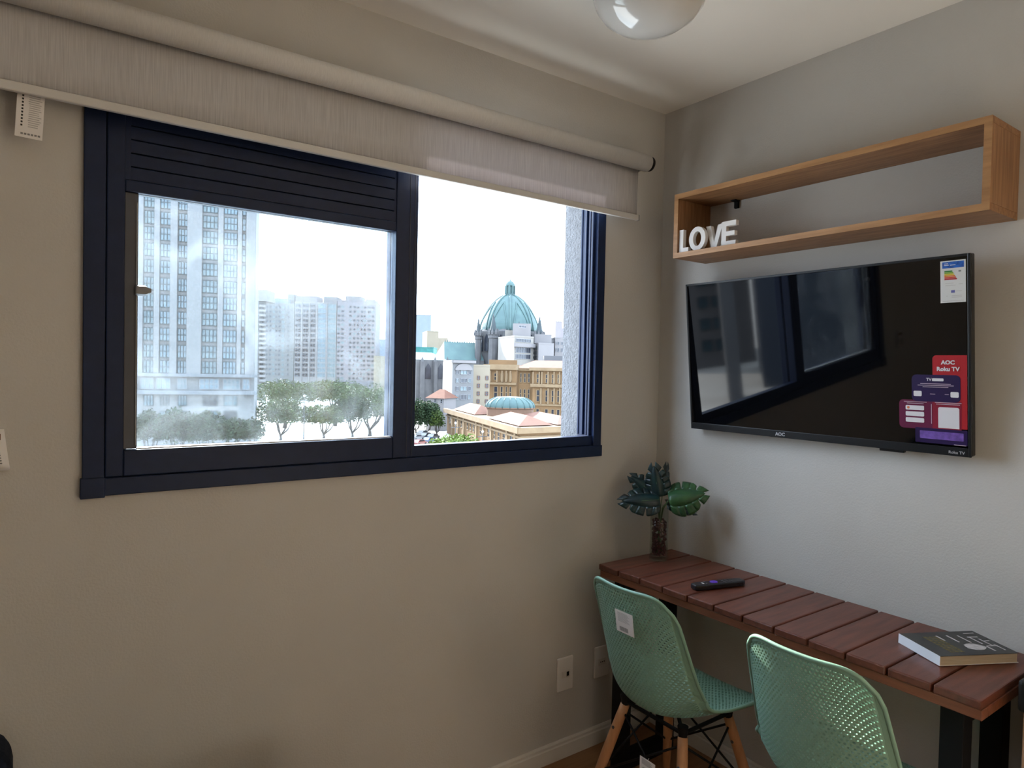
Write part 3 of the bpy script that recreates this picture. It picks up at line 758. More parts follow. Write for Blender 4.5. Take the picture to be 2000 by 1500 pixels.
b = MB(); b.prism([(0.135 + 0.024 * math.cos(t * 0.3927) * (1 + 0.15 * (t % 3 == 0)), 0.045 + 0.020 * math.sin(t * 0.3927)) for t in range(16)], BT, BT + 0.0002); b.build('portrait_patch', M_cg, cov)

# ------------------------------------------------------------------ cabinet beside the table end (right edge of view)
cb = tag(empty('low_cabinet', (-0.16, -1.63, 0)), 'low peach-coloured cabinet with thick black top beside the table end', 'cabinet')
b = MB(); b.box(-0.150, 0.150, -0.245, 0.262, 0.02, 0.712); b.build('body', mat('cabinet_peach', (0.62, 0.40, 0.28), 0.6, var=0.05), cb, bevel=0.003)
b = MB(); b.box(-0.158, 0.155, -0.25, 0.272, 0.712, 0.783); b.build('top', mat('cabinet_black', (0.012, 0.014, 0.014), 0.3), cb, bevel=0.008, seg=3)
b = MB(); b.box(-0.14, 0.14, -0.235, 0.25, 0.0, 0.02); b.build('plinth', M_black, cb)

# ------------------------------------------------------------------ half-height blocker added unseen behind the camera to shade the lower wall
b = MB(); b.box(0.15, 0.27, -3.98, -2.12, 0, 1.32); tag(b.build('added_blocker_wall', M_wall), kind='structure')

# ------------------------------------------------------------------ bed behind the camera, added unseen to bounce the window's sunlight
added_bed = tag(empty('added_bed', (-0.95, -3.1, 0)), 'low bed with white linen, added unseen to bounce sunlight into the room', 'added_bed')
M_linen = mat('white_linen', (0.80, 0.77, 0.72), 0.9, var=0.03, scale=3, bump=0.2, bscale=25)
b = MB(); b.box(-0.7, 0.7, -1.02, 0.98, 0.10, 0.30); b.build('base', M_oak, added_bed, bevel=0.01)
b = MB(); b.box(-0.7, 0.7, -1.02, 0.98, 0.305, 0.52); b.build('mattress', M_linen, added_bed, bevel=0.05, seg=4)
for x in (-0.34, 0.34):
    b = MB(); b.box(x - 0.3, x + 0.3, -0.98, -0.6, 0.525, 0.63); b.build('pillow', M_linen, added_bed, bevel=0.05, seg=4)
for x in (-0.62, 0.62):
    for y in (-0.92, 0.9):
        b = MB(); b.cyl((x, y, 0), (x, y, 0.1), 0.025, n=10); b.build('leg', M_black, added_bed)

# ------------------------------------------------------------------ wardrobe along the left wall (unseen, added to absorb bounce light)
wr = tag(empty('added_wardrobe', (-3.35, -2.45, 0)), 'tall dark brown wardrobe with sliding doors, added unseen to absorb bounce light', 'added_wardrobe')
M_ward = mat('dark_walnut', (0.055, 0.032, 0.020), 0.55, col2=(0.035, 0.02, 0.013), scale=6, stretch=(8, 8, 0.8))
b = MB(); b.box(-0.30, 0.27, -1.4, 1.4, 0.0, 2.35); b.build('carcass', M_ward, wr, bevel=0.003)
for y0, y1 in ((-1.39, -0.005), (0.005, 1.39)):
    b = MB(); b.box(0.272, 0.295, y0, y1, 0.06, 2.32); o = b.build('door', M_ward, wr, bevel=0.002)
    b = MB(); b.box(0.295, 0.31, y0 + 0.05, y0 + 0.07, 0.9, 1.2); b.build('handle', M_bead, o)

# ------------------------------------------------------------------ navy sofa (its back corner shows at the left edge)
M_navy = mat('navy_fabric', (0.012, 0.017, 0.030), 0.9, var=0.2, scale=200, bump=0.2, bscale=500, spec=0.1)
so = tag(empty('navy_sofa', (-2.9, -0.45, 0)), 'dark navy upholstered sofa standing against the wall beneath the window', 'sofa')
b = MB(); b.box(-0.77, 0.77, 0.22, 0.42, 0.08, 0.655); o = b.build('backrest', M_navy, so, bevel=0.07, seg=5)
b = MB(); b.box(-0.77, 1.45, -0.55, 0.22, 0.08, 0.28); b.build('base', M_navy, so, bevel=0.02)  # reaches past the backrest, unseen, added to absorb floor bounce
for x0, x1 in ((-0.755, -0.025), (-0.02, 0.71), (0.715, 1.445)):
    b = MB(); b.box(x0, x1, -0.54, 0.215, 0.285, 0.42); b.build('seat_cushion', M_navy, so, bevel=0.04, seg=4)
for x in (-0.7, 0.7, 1.38):
    for y in (-0.46, 0.16):
        b = MB(); b.cyl((x, y, 0), (x, y, 0.085), 0.018, 0.024, 12); b.build('leg', M_black, so)

# ------------------------------------------------------------------ chairs
M_mint = mat('mint_plastic', (0.215, 0.375, 0.285), 0.42, var=0.03, scale=3, spec=0.4)
M_beech = mat('beech_wood', (0.56, 0.28, 0.13), 0.5, col2=(0.42, 0.195, 0.085), scale=9, stretch=(6, 6, 0.6), bump=0.03)
PROF = [(0.214, 0.418), (0.205, 0.438), (0.165, 0.447), (0.10, 0.442), (0.03, 0.434), (-0.04, 0.428), (-0.10, 0.430), (-0.150, 0.446), (-0.185, 0.480),
        (-0.205, 0.530), (-0.218, 0.59), (-0.230, 0.66), (-0.242, 0.73), (-0.254, 0.79), (-0.262, 0.825)]
_cl = [0]
for i in range(1, len(PROF)): _cl.append(_cl[-1] + math.hypot(PROF[i][0] - PROF[i - 1][0], PROF[i][1] - PROF[i - 1][1]))
def cr(p0, p1, p2, p3, t):
    return 0.5 * ((2 * p1) + (-p0 + p2) * t + (2 * p0 - 5 * p1 + 4 * p2 - p3) * t * t + (-p0 + 3 * p1 - 3 * p2 + p3) * t ** 3)
def prof_at(s):
    L = s * _cl[-1]; i = 0
    while i < len(_cl) - 2 and _cl[i + 1] < L: i += 1
    t = (L - _cl[i]) / (_cl[i + 1] - _cl[i]); g = lambda k: PROF[min(max(k, 0), len(PROF) - 1)]
    return [cr(g(i - 1)[a], g(i)[a], g(i + 1)[a], g(i + 2)[a], t) for a in (0, 1)]
def lerp_tab(tab, s):
    for (a, x), (b2, y) in zip(tab, tab[1:]):
        if s <= b2:
            t = (s - a) / (b2 - a); t = t * t * (3 - 2 * t); return x + (y - x) * t
    return tab[-1][1]
WT = [(0, 0.178), (0.15, 0.196), (0.40, 0.198), (0.60, 0.184), (0.80, 0.170), (1.0, 0.158)]
CT = [(0, 0.006), (0.2, 0.036), (0.42, 0.075), (0.55, 0.095), (0.70, 0.078), (0.85, 0.055), (1.0, 0.034)]
def cub(tab, s):
    i = 0
    while i < len(tab) - 2 and tab[i + 1][0] < s: i += 1
    g = lambda k: tab[min(max(k, 0), len(tab) - 1)][1]
    return cr(g(i - 1), g(i), g(i + 1), g(i + 2), (s - tab[i][0]) / (tab[i + 1][0] - tab[i][0]))
def width(s):
    return cub(WT, s)
def corner(u, s):
    """pull the rows in towards the edges so that the outline has rounded corners"""
    L = _cl[-1]; au = abs(u)
    def dl(W, r):
        e = au * W - (W - r)
        return 0 if e <= 0 else (r - math.sqrt(max(0, r * r - e * e))) / L
    if s > 0.6: return s - dl(0.16, 0.085) * ((s - 0.6) / 0.4)
    if s < 0.35: return s + dl(0.18, 0.08) * ((0.35 - s) / 0.35)
    return s
def shell_pt(u, s):
    s_ = corner(u, min(max(s, 0), 1))
    x, z = prof_at(s_); x1, z1 = prof_at(min(1, s_ + 0.004)); x0, z0 = prof_at(max(0, s_ - 0.004))
    tx, tz = x1 - x0, z1 - z0; l = math.hypot(tx, tz); nx, nz = -tz / l, tx / l      # normal: candidates
    if nz < 0 and s_ < 0.3: nx, nz = -nx, -nz
    nx, nz = (tz / l, -tx / l)
    wv = width(s_); c = cub(CT, s_) * abs(u) ** 2.2
    return Vector((x + nx * c, u * wv, z + nz * c))
def shell_mesh():
    b = MB(); NX, NR = 28, 92; UM, S0, S1 = 0.92, 0.016, 0.984
    V = {}; vs = []; fs = []
    def vid(key, p):
        if key not in V: V[key] = len(vs); vs.append(p)
        return V[key]
    def G(i, r): return vid(('g', i, r), shell_pt(-UM + 2 * UM * i / (2 * NX), S0 + (S1 - S0) * r / NR))
    for r in range(NR):
        off = r % 2
        i = 0
        if off: fs.append((G(0, r), G(1, r), G(1, r + 1), G(0, r + 1))); i = 1
        while i + 2 <= 2 * NX:
            ring = [G(i, r), G(i + 1, r), G(i + 2, r), G(i + 2, r + 1), G(i + 1, r + 1), G(i, r + 1)]
            uc = -UM + 2 * UM * (i + 1) / (2 * NX); sc = S0 + (S1 - S0) * (r + 0.5) / NR
            du = UM / NX; ds = (S1 - S0) / NR / 2
            hol = []
            for k, (a, c2) in enumerate(((-0.54, -0.42), (0, -0.80), (0.54, -0.42), (0.54, 0.42), (0, 0.80), (-0.54, 0.42))):
                hol.append(vid(('h', i, r, k), shell_pt(uc + a * du, sc + c2 * ds)))
            for k in range(6): fs.append((ring[k], ring[(k + 1) % 6], hol[(k + 1) % 6], hol[k]))
            i += 2
        if i < 2 * NX: fs.append((G(i, r), G(i + 1, r), G(i + 1, r + 1), G(i, r + 1)))
    # border ring
    loop_i = [(i, 0) for i in range(2 * NX)] + [(2 * NX, r) for r in range(NR)] + [(i, NR) for i in range(2 * NX, 0, -1)] + [(0, r) for r in range(NR, 0, -1)]
    outer = []
    for (i, r) in loop_i:
        u = -UM + 2 * UM * i / (2 * NX); s = S0 + (S1 - S0) * r / NR
        u2 = u / UM; s2 = (s - S0) / (S1 - S0)
        outer.append(vid(('o', i, r), shell_pt(u2, s2)))
    n = len(loop_i)
    for k in range(n):
        a, a2 = G(*loop_i[k]), G(*loop_i[(k + 1) % n]); fs.append((a, a2, outer[(k + 1) % n], outer[k]))
    rim = [vs[k] for k in outer]
    b.add(vs, fs)
    me = b.mesh('shell', M_mint, False)
    rb = MB(); rb.tube(rim, 0.0052, 8, closed=True)
    return me, rb.mesh('rim', M_mint, True)
SHELL, RIM = shell_mesh()
def make_chair(loc, rz, label):
    ch = tag(empty('shell_chair', loc, rz), label, 'chair', 'mint chairs at the plank table')
    o = link('shell', SHELL, ch); sm = o.modifiers.new('thickness', 'SOLIDIFY'); sm.thickness = 0.0045; sm.offset = 0
    link('rim', RIM, o)
    tops = {}; feet = {}
    for sx in (1, -1):
        for sy in (1, -1):
            tp = Vector((0.105 * sx - 0.005, 0.115 * sy, 0.398)); ft = Vector((0.205 * sx - 0.01, 0.205 * sy, 0))
            tops[sx, sy], feet[sx, sy] = tp, ft
            b = MB(); b.tube([ft, ft * 0.75 + tp * 0.25, ft * 0.4 + tp * 0.6, ft * 0.1 + tp * 0.9, tp], [0.0105, 0.0135, 0.0165, 0.0155, 0.0145], 14)
            lg = b.build('leg', M_beech, ch, True)
            p = ft * 0.18 + tp * 0.82; out = Vector((sx, sy, 0)).normalized()
            b = MB(); b.cyl(p + Vector((-sx, 0, 0)) * 0.0175, p + Vector((sx, 0, 0)) * 0.0175, 0.005, n=10); b.build('bolt', M_bead, lg)
    at = lambda k, t: tops[k] * (1 - t) + feet[k] * t
    ks = [(1, 1), (1, -1), (-1, -1), (-1, 1)]
    for i in range(4):
        a, c = ks[i], ks[(i + 1) % 4]
        for p, q in ((at(a, 0.05), at(c, 0.55)), (at(c, 0.05), at(a, 0.55))):
            b = MB(); b.cyl(p, q, 0.0035, n=8); b.build('strut', M_black, ch, True)
    b = MB()
    for i in range(4): b.cyl(tops[ks[i]] + Vector((0, 0, 0.01)), tops[ks[(i + 1) % 4]] + Vector((0, 0, 0.01)), 0.006, n=8)
    for i in range(2): b.cyl(tops[ks[i]] + Vector((0, 0, 0.01)), tops[ks[i + 2]] + Vector((0, 0, 0.01)), 0.006, n=8)
    for k in ks: b.cyl(tops[k] + Vector((0, 0, 0.0)), tops[k] + Vector((0, 0, 0.032)), 0.012, 0.016, n=12)
    b.build('seat_mount', M_black, ch)
    return ch
CH1 = make_chair((-0.460, -0.525, 0), 0.0, 'mint green perforated shell chair with a paper tag on its back, near the vase')
CH2 = make_chair((-0.445, -1.062, 0), 0.0, 'mint green perforated shell chair in front of the book end of the table')

# hang tags
def hang_tag(px0, py0, px1, py1, x, lean, label):
    a, c = onx(px0, py0, x), onx(px1, py1, x)
    t = tag(empty('price_tag', ((a.x + c.x) / 2, (a.y + c.y) / 2, min(a.z, c.z))), label, 'tag')
    wd, ht = abs(a.y - c.y), abs(a.z - c.z)
    M = frameM((0, 0, 0), (0, -1, 0), (-lean, 0, 1))
    b = MB(); b.box(-wd / 2, wd / 2, 0, ht, -0.0004, 0.0004); b.build('card', M_card, t, M=M)
    b = MB()
    for k in range(9): b.box(-wd * 0.36, wd * (0.30 - 0.06 * (k % 3)), ht * (0.50 + k * 0.048), ht * (0.50 + k * 0.048) + 0.0012, 0.0004, 0.0007)
    b.build('print', M_inkl, t, M=M)
    b = MB(); rnd = random.Random(2)
    xx = -wd * 0.30
    while xx < wd * 0.18:
        w_ = rnd.uniform(0.0006, 0.0018); b.box(xx, xx + w_, ht * 0.08, ht * 0.27, 0.0004, 0.0007); xx += w_ + rnd.uniform(0.0006, 0.0015)
    b.build('barcode', M_ink, t, M=M)
    b = MB(); b.cyl((0, ht * 0.94, 0), (0.002, ht * 1.12, -0.004), 0.0007, n=6); b.build('string', M_trim, t, M=M)
    return t
hang_tag(1206, 1186, 1239, 1246, -0.712, 0.16, 'white paper tag with barcode hanging on the back of a mint chair')
hang_tag(1250, 1475, 1279, 1520, -0.70, 0.0, 'white paper tag hanging low between the wooden chair legs')

# ================================================================== the city outside (real distances, metres)
GZ = -17.0
_mat = mat
EXT = 0.22     # city reflectance lowered overall, standing in for compressed outdoor brightness
def mat(name, col, *a, **k):
    if 'col2' in k: k['col2'] = tuple(c * EXT for c in k['col2'])
    return _mat(name, tuple(c * EXT for c in col), *a, **k)
M_ground = _mat('paving', (0.50, 0.47, 0.42), 0.9, var=0.12, scale=0.05)
M_road = mat('asphalt', (0.20, 0.20, 0.21), 0.9, var=0.15, scale=0.2)
b = MB(); b.box(-1500, 1500, 4, 1800, GZ - 1, GZ); tag(b.build('ground', M_ground), kind='structure')
M_tower = mat('tower_stone', (0.50, 0.48, 0.47), 0.9, var=0.06, scale=0.3)
M_tower2 = mat('tower_stone_base', (0.40, 0.41, 0.43), 0.9, var=0.08, scale=0.3)
M_pane = mat('pane_teal', (0.22, 0.40, 0.46), 0.15, col2=(0.10, 0.20, 0.26), scale=0.35, spec=0.8)
M_pane2 = mat('pane_grey', (0.10, 0.11, 0.14), 0.2, col2=(0.05, 0.055, 0.07), scale=0.4)
M_pane3 = mat('pane_pale_teal', (0.42, 0.55, 0.55), 0.2, col2=(0.18, 0.28, 0.32), scale=0.4)
M_mull = mat('mullion_dark', (0.07, 0.10, 0.11), 0.6)
M_mullw = mat('mullion_white', (0.60, 0.60, 0.62), 0.7)
M_conc = mat('facade_white', (0.54, 0.50, 0.49), 0.9, var=0.05, scale=0.2)
M_pinkw = mat('facade_pinkish', (0.52, 0.47, 0.50), 0.9, var=0.05, scale=0.2)
M_greyw = mat('facade_grey', (0.38, 0.375, 0.37), 0.9, var=0.07, scale=0.2)
M_dgrey = mat('facade_dark', (0.30, 0.30, 0.31), 0.9, var=0.1, scale=0.2)
M_cream = mat('facade_cream', (0.66, 0.55, 0.40), 0.9, var=0.05, scale=0.2)
M_blueb = mat('facade_blue', (0.34, 0.42, 0.52), 0.6, var=0.06, scale=0.2)
M_teal = mat('teal_netting', (0.08, 0.42, 0.38), 0.8, var=0.2, scale=0.6)
M_brick = mat('facade_brick', (0.42, 0.20, 0.14), 0.9, var=0.1, scale=0.5)
M_ochre = mat('palace_stone', (0.60, 0.34, 0.145), 0.9, col2=(0.46, 0.26, 0.11), scale=0.35)
M_ochre2 = mat('palace_trim', (0.64, 0.44, 0.24), 0.9, col2=(0.52, 0.34, 0.18), scale=0.5)
M_tile = mat('roof_tiles', (0.44, 0.17, 0.09), 0.9, col2=(0.34, 0.13, 0.07), scale=0.6)
M_copper = mat('copper_green', (0.17, 0.32, 0.30), 0.75, col2=(0.12, 0.24, 0.24), scale=0.25)
M_stone = mat('cathedral_stone', (0.30, 0.29, 0.29), 0.95, col2=(0.21, 0.205, 0.21), scale=0.25)
M_slate = mat('spire_slate', (0.13, 0.17, 0.18), 0.85, col2=(0.09, 0.12, 0.13), scale=0.4)

WCACHE = {}
def win_mesh(wd, ht, nx, ny, mp, mf, fr):
    key = (round(wd, 1), round(ht, 1), nx, ny, mp.name, mf.name)
    if key in WCACHE: return WCACHE[key]
    wd, ht = key[0], key[1]
    b = MB(); b.box(-wd / 2, wd / 2, -0.04, 0.1, -ht / 2, ht / 2, 0)
    for i in range(nx + 1):
        x = -wd / 2 + wd * i / nx; b.box(x - fr / 2, x + fr / 2, -0.16, 0, -ht / 2, ht / 2, 1)
    for j in range(ny + 1):
        z = -ht / 2 + ht * j / ny; b.box(-wd / 2, wd / 2, -0.15, 0, z - fr / 2, z + fr / 2, 1)
    WCACHE[key] = b.mesh('window', [mp, mf]); return WCACHE[key]
def facade_axes(A, B):
    t = Vector((B.x - A.x, B.y - A.y, 0)).normalized(); n = Vector((-t.y, t.x, 0))
    if n.dot(Vector((CAM.x - A.x, CAM.y - A.y, 0))) < 0: n = -n
    return t, n
def put(root, me, p, A, B, name='window', off=0.0):
    t, n = facade_axes(A, B); y = -n
    if t.cross(y).z < 0: t = -t
    q = Vector(p) + n * off - root.location
    return link(name, me, root, M=Matrix(((t.x, y.x, 0, q.x), (t.y, y.y, 0, q.y), (0, 0, 1, q.z), (0, 0, 0, 1))))
def wins(root, A, B, cols, rows, ref, mp, mf, nx=2, ny=2, fr=0.12, name='window', skip=None):
    for ci, (c0, c1) in enumerate(cols):
        pm = (rows[0][0] + rows[-1][1]) / 2
        a, c = hit(c0, pm, A, B), hit(c1, pm, A, B)
        wd = (Vector((a.x, a.y)) - Vector((c.x, c.y))).length
        for ri, (r0, r1) in enumerate(rows):
            if skip and skip(ci, ri): continue
            z0, z1 = hit(ref, r1, A, B).z, hit(ref, r0, A, B).z
            k = nx[ci] if isinstance(nx, (list, tuple)) else nx
            pp = mp[(ci * 7 + ri * 3) % len(mp)] if isinstance(mp, list) else mp
            put(root, win_mesh(wd, z1 - z0, k, ny, pp, mf, fr), ((a.x + c.x) / 2, (a.y + c.y) / 2, (z0 + z1) / 2), A, B, name, 0.02)
def rows_at(c0, pitch, n, h): return [(c0 + pitch * k - h / 2, c0 + pitch * k + h / 2) for k in range(n)]
def building(name, label, foot, ztop, m, cat='building', group=None, roof=None, par=0.6):
    cx = sum(p.x for p in foot) / len(foot); cy = sum(p.y for p in foot) / len(foot)
    r = tag(empty(name, (cx, cy, GZ)), label, cat, group)
    fl = [(p.x - cx, p.y - cy) for p in foot]
    b = MB(); b.prism(fl, 0, ztop - GZ); b.build('walls', m, r)
    if par:
        big = [(x * 1.012 + 0.0, y * 1.012) for x, y in fl]
        b = MB(); b.prism(big, ztop - GZ, ztop - GZ + par); b.build('parapet', roof or m, r)
    return r
def quad(pa, Da, pb, Db, depth):
    A, B = F(pa, Da), F(pb, Db); t, n = facade_axes(A, B); n2 = Vector((n.x, n.y))
    return [A, B, B - n2 * depth, A - n2 * depth]
def block(root, pa, pb, py0, py1, D, depth, nm, m, D2=None):
    q = quad(pa, D, pb, D2 or D, depth); z0, z1 = zat((pa + pb) / 2, py1, D), zat((pa + pb) / 2, py0, D)
    b = MB(); b.prism([(p.x - root.location.x, p.y - root.location.y) for p in q], z0 - root.location.z, z1 - root.location.z)
    return b.build(nm, m, root)

# ---- art deco tower behind the dusty pane
q = quad(215, 137, 497, 146, 22)
tw = building('stone_tower', 'tall pale stone tower with vertical piers seen through the dusty pane', q, 44, M_tower)
A, B = q[0], q[1]
TR = [(c - 12, c + 12) for c in (310, 341, 372, 403, 434, 464, 495, 527, 560, 592, 624, 656, 688, 718)]
TC = [(217, 236), (249, 268), (281, 301), (313, 333), (348, 366), (396, 425), (437, 463), (473, 479.5)]
wins(tw, A, B, TC, TR, 410, [M_pane, M_pane, M_pane3], M_mull, [3, 3, 3, 3, 3, 4, 4, 1], 2, 0.16)
wins(tw, A, B, [(275, 299), (306, 332), (347, 364), (390, 427), (436, 468), (474, 487)], [(740, 760)], 410, [M_pane3, M_pane], M_mullw, [3, 3, 3, 4, 4, 2], 2, 0.2)
wins(tw, A, B, [(281, 299), (313, 330), (348, 364), (396, 425), (437, 463)], [(773, 792), (803, 824)], 410, [M_pane, M_pane2], M_mull, 3, 2, 0.16)
for p0, p1, dp in ((200, 216, 1.2), (237, 248, 1.2), (269, 280.5, 1.0), (302, 312.5, 1.0), (334, 347.5, 1.5), (367, 395, 1.7), (426, 436, 1.0), (464, 472, 1.0), (480.5, 498, 1.4)):
    a, c = hit(p0, 560, A, B), hit(p1, 560, A, B); z0 = hit(410, 731, A, B).z
    t, n = facade_axes(A, B)
    lx = (Vector((c.x, c.y)) - Vector((a.x, a.y))).length
    mb = MB(); mb.box(-lx / 2, lx / 2, -dp, 0.2, z0, 43.5)
    put(tw, mb.mesh('pier', M_tower), ((a.x + c.x) / 2, (a.y + c.y) / 2, 0), A, B, 'pier')
for y0, y1, dp in ((730, 736, 1.8), (763, 770, 1.6)):
    lx = (B - A).length; mb = MB(); mb.box(-lx / 2 - 0.6, lx / 2 + 0.6, -dp, 0.3, hit(410, y1, A, B).z, hit(410, y0, A, B).z)
    put(tw, mb.mesh('cornice', M_tower2), ((A.x + B.x) / 2, (A.y + B.y) / 2, 0), A, B, 'cornice')

# ---- apartment slabs beyond the square
q = quad(494, 330, 519, 335, 20)
ba = building('apartment_block', 'narrow dark-sided apartment block with stacked rounded balconies beside the stone tower', q, zat(507, 588, 330), M_greyw)
block(ba, 495, 519, 566, 588, 331, 12, 'roof_drum', M_conc)
for k in range(17):
    y = 597 + k * 9.1
    p = hit(511, y, q[0], q[1]); mb = MB(); mb.prism([(-1.7, 0.1), (1.7, 0.1), (1.7, -0.9), (0.9, -1.6), (-0.9, -1.6), (-1.7, -0.9)], -0.75, 0.35)
    put(ba, WCACHE.setdefault('balc', mb.mesh('balcony', M_conc)), p, q[0], q[1], 'balcony')
wins(ba, q[0], q[1], [(497, 502), (508, 514)], rows_at(601.5, 9.1, 16, 4.0), 507, M_pane2, M_mull, 1, 1, 0.1)
LA, LB = F(517, 396), F(732.5, 402)
def slab(p0, p1, dep):
    a, c = hit(p0, hz(p0), LA, LB), hit(p1, hz(p1), LA, LB); t, n = facade_axes(LA, LB); n = Vector((n.x, n.y)) * dep
    a, c = Vector((a.x, a.y)), Vector((c.x, c.y)); return [a, c, c - n, a - n]
q = slab(517, 573.4, 24)
bb_ = building('apartment_block', 'pale grey apartment block with blue rooftop room and tiny windows', q, zat(545, 594, 396), M_greyw)
block(bb_, 528, 561, 583, 594, 398, 10, 'roof_room', M_blueb); block(bb_, 560, 572.5, 575, 594, 403, 10, 'roof_room', M_greyw)
wins(bb_, q[0], q[1], [(519, 523), (525.5, 530), (532, 536.5), (538, 541), (543.5, 548), (550, 555), (561, 564.5)], rows_at(600, 9.35, 15, 4.6), 545, [M_pane2, M_pane2, M_pane3], M_mullw, 1, 1, 0.12)
q = slab(574.4, 656, 26)
bc = building('apartment_block', 'white apartment block with a grid of large dark and teal windows', q, zat(615, 593.5, 402), M_conc)
block(bc, 575.5, 618, 578.5, 593, 404, 12, 'roof_room', M_pinkw); block(bc, 630, 656, 580, 592, 405, 12, 'roof_room', M_conc)
RC = rows_at(597.5, 9.65, 15, 6.8)
wins(bc, q[0], q[1], [(576, 587), (591, 602), (606, 616)], RC, 615, M_pane2, M_mullw, 2, 1, 0.14)
wins(bc, q[0], q[1], [(620.5, 636), (640, 655.5)], rows_at(597.5, 9.65, 15, 8.2), 615, [M_pane, M_pane3, M_pane3], M_mullw, 3, 1, 0.14)
for px in (589, 604, 618.3, 638):
    a = hit(px, 660, q[0], q[1]); mb = MB(); mb.box(-0.35, 0.35, -0.5, 0.1, GZ, zat(615, 594, 402)); put(bc, mb.mesh('rib', M_conc), (a.x, a.y, 0), q[0], q[1], 'rib')
q = slab(657, 732.5, 26)
bd_ = building('apartment_block', 'pinkish white apartment block with rows of small paired windows', q, zat(694, 589, 400), M_pinkw)
block(bd_, 673, 703, 579, 590, 404, 12, 'roof_room', M_conc); block(bd_, 712, 731, 585, 590, 404, 8, 'roof_room', M_conc)
wins(bd_, q[0], q[1], [(658, 664), (665.5, 671.5), (681, 686.5), (689, 694.5), (696.5, 701), (704, 708.5), (709.5, 714.5), (717, 724), (725.5, 731)], rows_at(600, 8.7, 17, 4.9), 694, [M_pane2, M_pane2, M_pane2, M_pane3], M_mullw, 1, 1, 0.14)

# ---- smaller blocks between
building('distant_block', 'small bluish distant block just past the pinkish white apartment block', quad(733, 560, 757, 560, 20), zat(745, 664, 560), M_blueb)
building('cream_block', 'thin cream block at the foot of the pinkish white apartment block', quad(730, 380, 744, 380, 14), zat(737, 697, 380), M_cream)
building('netted_block', 'low building wrapped in teal scaffold netting left of the cathedral', quad(756, 420, 846, 420, 20), zat(800, 679, 420), M_teal)
building('brick_block', 'red brick building below the teal netting', quad(753, 400, 812, 400, 14), zat(780, 699, 400), M_brick)
r = building('glass_tower', 'distant blue-grey tower behind the cream block', quad(806, 700, 840, 700, 25), zat(825, 616, 700), M_blueb)
r = building('cream_block', 'plain cream block stepping down towards the cathedral roof', quad(833, 450, 856, 452, 25), zat(845, 648, 450), M_cream)
block(r, 855.5, 873, 660, 720, 452, 22, 'lower_wing', M_cream)
r = building('pink_tower', 'distant pinkish tower to the right of the dome', quad(1083, 600, 1096, 600, 20), zat(1090, 629, 600), M_pinkw)
block(r, 1095, 1103, 641, 700, 600, 18, 'lower_wing', M_pinkw)

# ---- cathedral
CD = 312.0
cc = F(993, CD); cz = lambda y, px=993: zat(px, y, CD) - GZ
pxm = CD / FPX
ca = tag(empty('cathedral', (cc.x, cc.y, GZ)), 'stone cathedral with large green copper dome, lantern and pinnacles', 'cathedral')
rb0 = 57 * pxm
zb, zt = cz(648), cz(578)
prof = [(w_ * pxm, zb + (zt - zb) * t) for t, w_ in ((0, 57), (0.1, 56.3), (0.2, 54.6), (0.3, 52), (0.4, 48.7), (0.5, 45), (0.6, 41), (0.7, 36), (0.8, 30), (0.88, 24), (0.94, 18.5), (1.0, 11))]
b = MB(); b.lathe(prof, 8 * 4); dome = b.build('dome', M_copper, ca, False)
for k in range(8):
    b = MB(); a = math.pi / 4 * k + 0.2
    b.tube([((r + 0.1) * math.cos(a), (r + 0.1) * math.sin(a), z) for r, z in prof], 0.55, 6); b.build('rib', M_copper, dome, True)
    b = MB(); a2 = a + math.pi / 8
    arch = [(prof[i][0] + 0.15, prof[i][1], (1 - (i / 8) ** 2) * math.pi / 8 * 0.72) for i in range(0, 9)]
    b.tube([(r * math.cos(a2 - d), r * math.sin(a2 - d), z) for r, z, d in arch] + [(r * math.cos(a2 + d), r * math.sin(a2 + d), z) for r, z, d in reversed(arch)], 0.3, 5)
    b.build('arch_moulding', M_copper, dome, True)
rl = 9.5 * pxm
b = MB(); b.lathe([(rl, cz(578)), (rl, cz(575)), (rl * 0.8, cz(574)), (rl * 0.8, cz(560)), (rl * 1.02, cz(559)), (rl * 0.92, cz(555)), (rl * 0.6, cz(551)), (rl * 0.2, cz(549)), (0.05, cz(545))], 16)
lan = b.build('lantern', M_copper, ca)
for k in range(8):
    a = math.pi / 4 * k; b = MB(); b.cyl((rl * 0.95 * math.cos(a), rl * 0.95 * math.sin(a), cz(577)), (rl * 0.95 * math.cos(a), rl * 0.95 * math.sin(a), cz(559)), 0.4, n=6); b.build('column', M_copper, lan)
b = MB(); b.lathe([(rb0 + 1.6, 0), (rb0 + 1.6, cz(650)), (rb0 + 0.2, cz(646)), (0.1, cz(646))], 8); drum = b.build('drum', M_stone, ca)
vd = math.atan2(CAM.y - cc.y, CAM.x - cc.x)
for k in range(-5, 6):
    a = vd + k * 0.235; x, y = (rb0 + 1.9) * math.cos(a), (rb0 + 1.9) * math.sin(a)
    b = MB(); hh = (cz(656) - cz(688)); s = 1.0
    b.prism([(-1.0, -hh / 2), (1.0, -hh / 2), (1.0, hh * 0.2), (0, hh / 2), (-1.0, hh * 0.2)], -0.3, 0.3)
    t = Vector((-math.sin(a), math.cos(a), 0)); nrm = Vector((math.cos(a), math.sin(a), 0))
    b.build('lancet', M_pane2, drum, M=Matrix(((t.x, 0, nrm.x, x), (t.y, 0, nrm.y, y), (0, 1, 0, (cz(656) + cz(688)) / 2), (0, 0, 0, 1))))
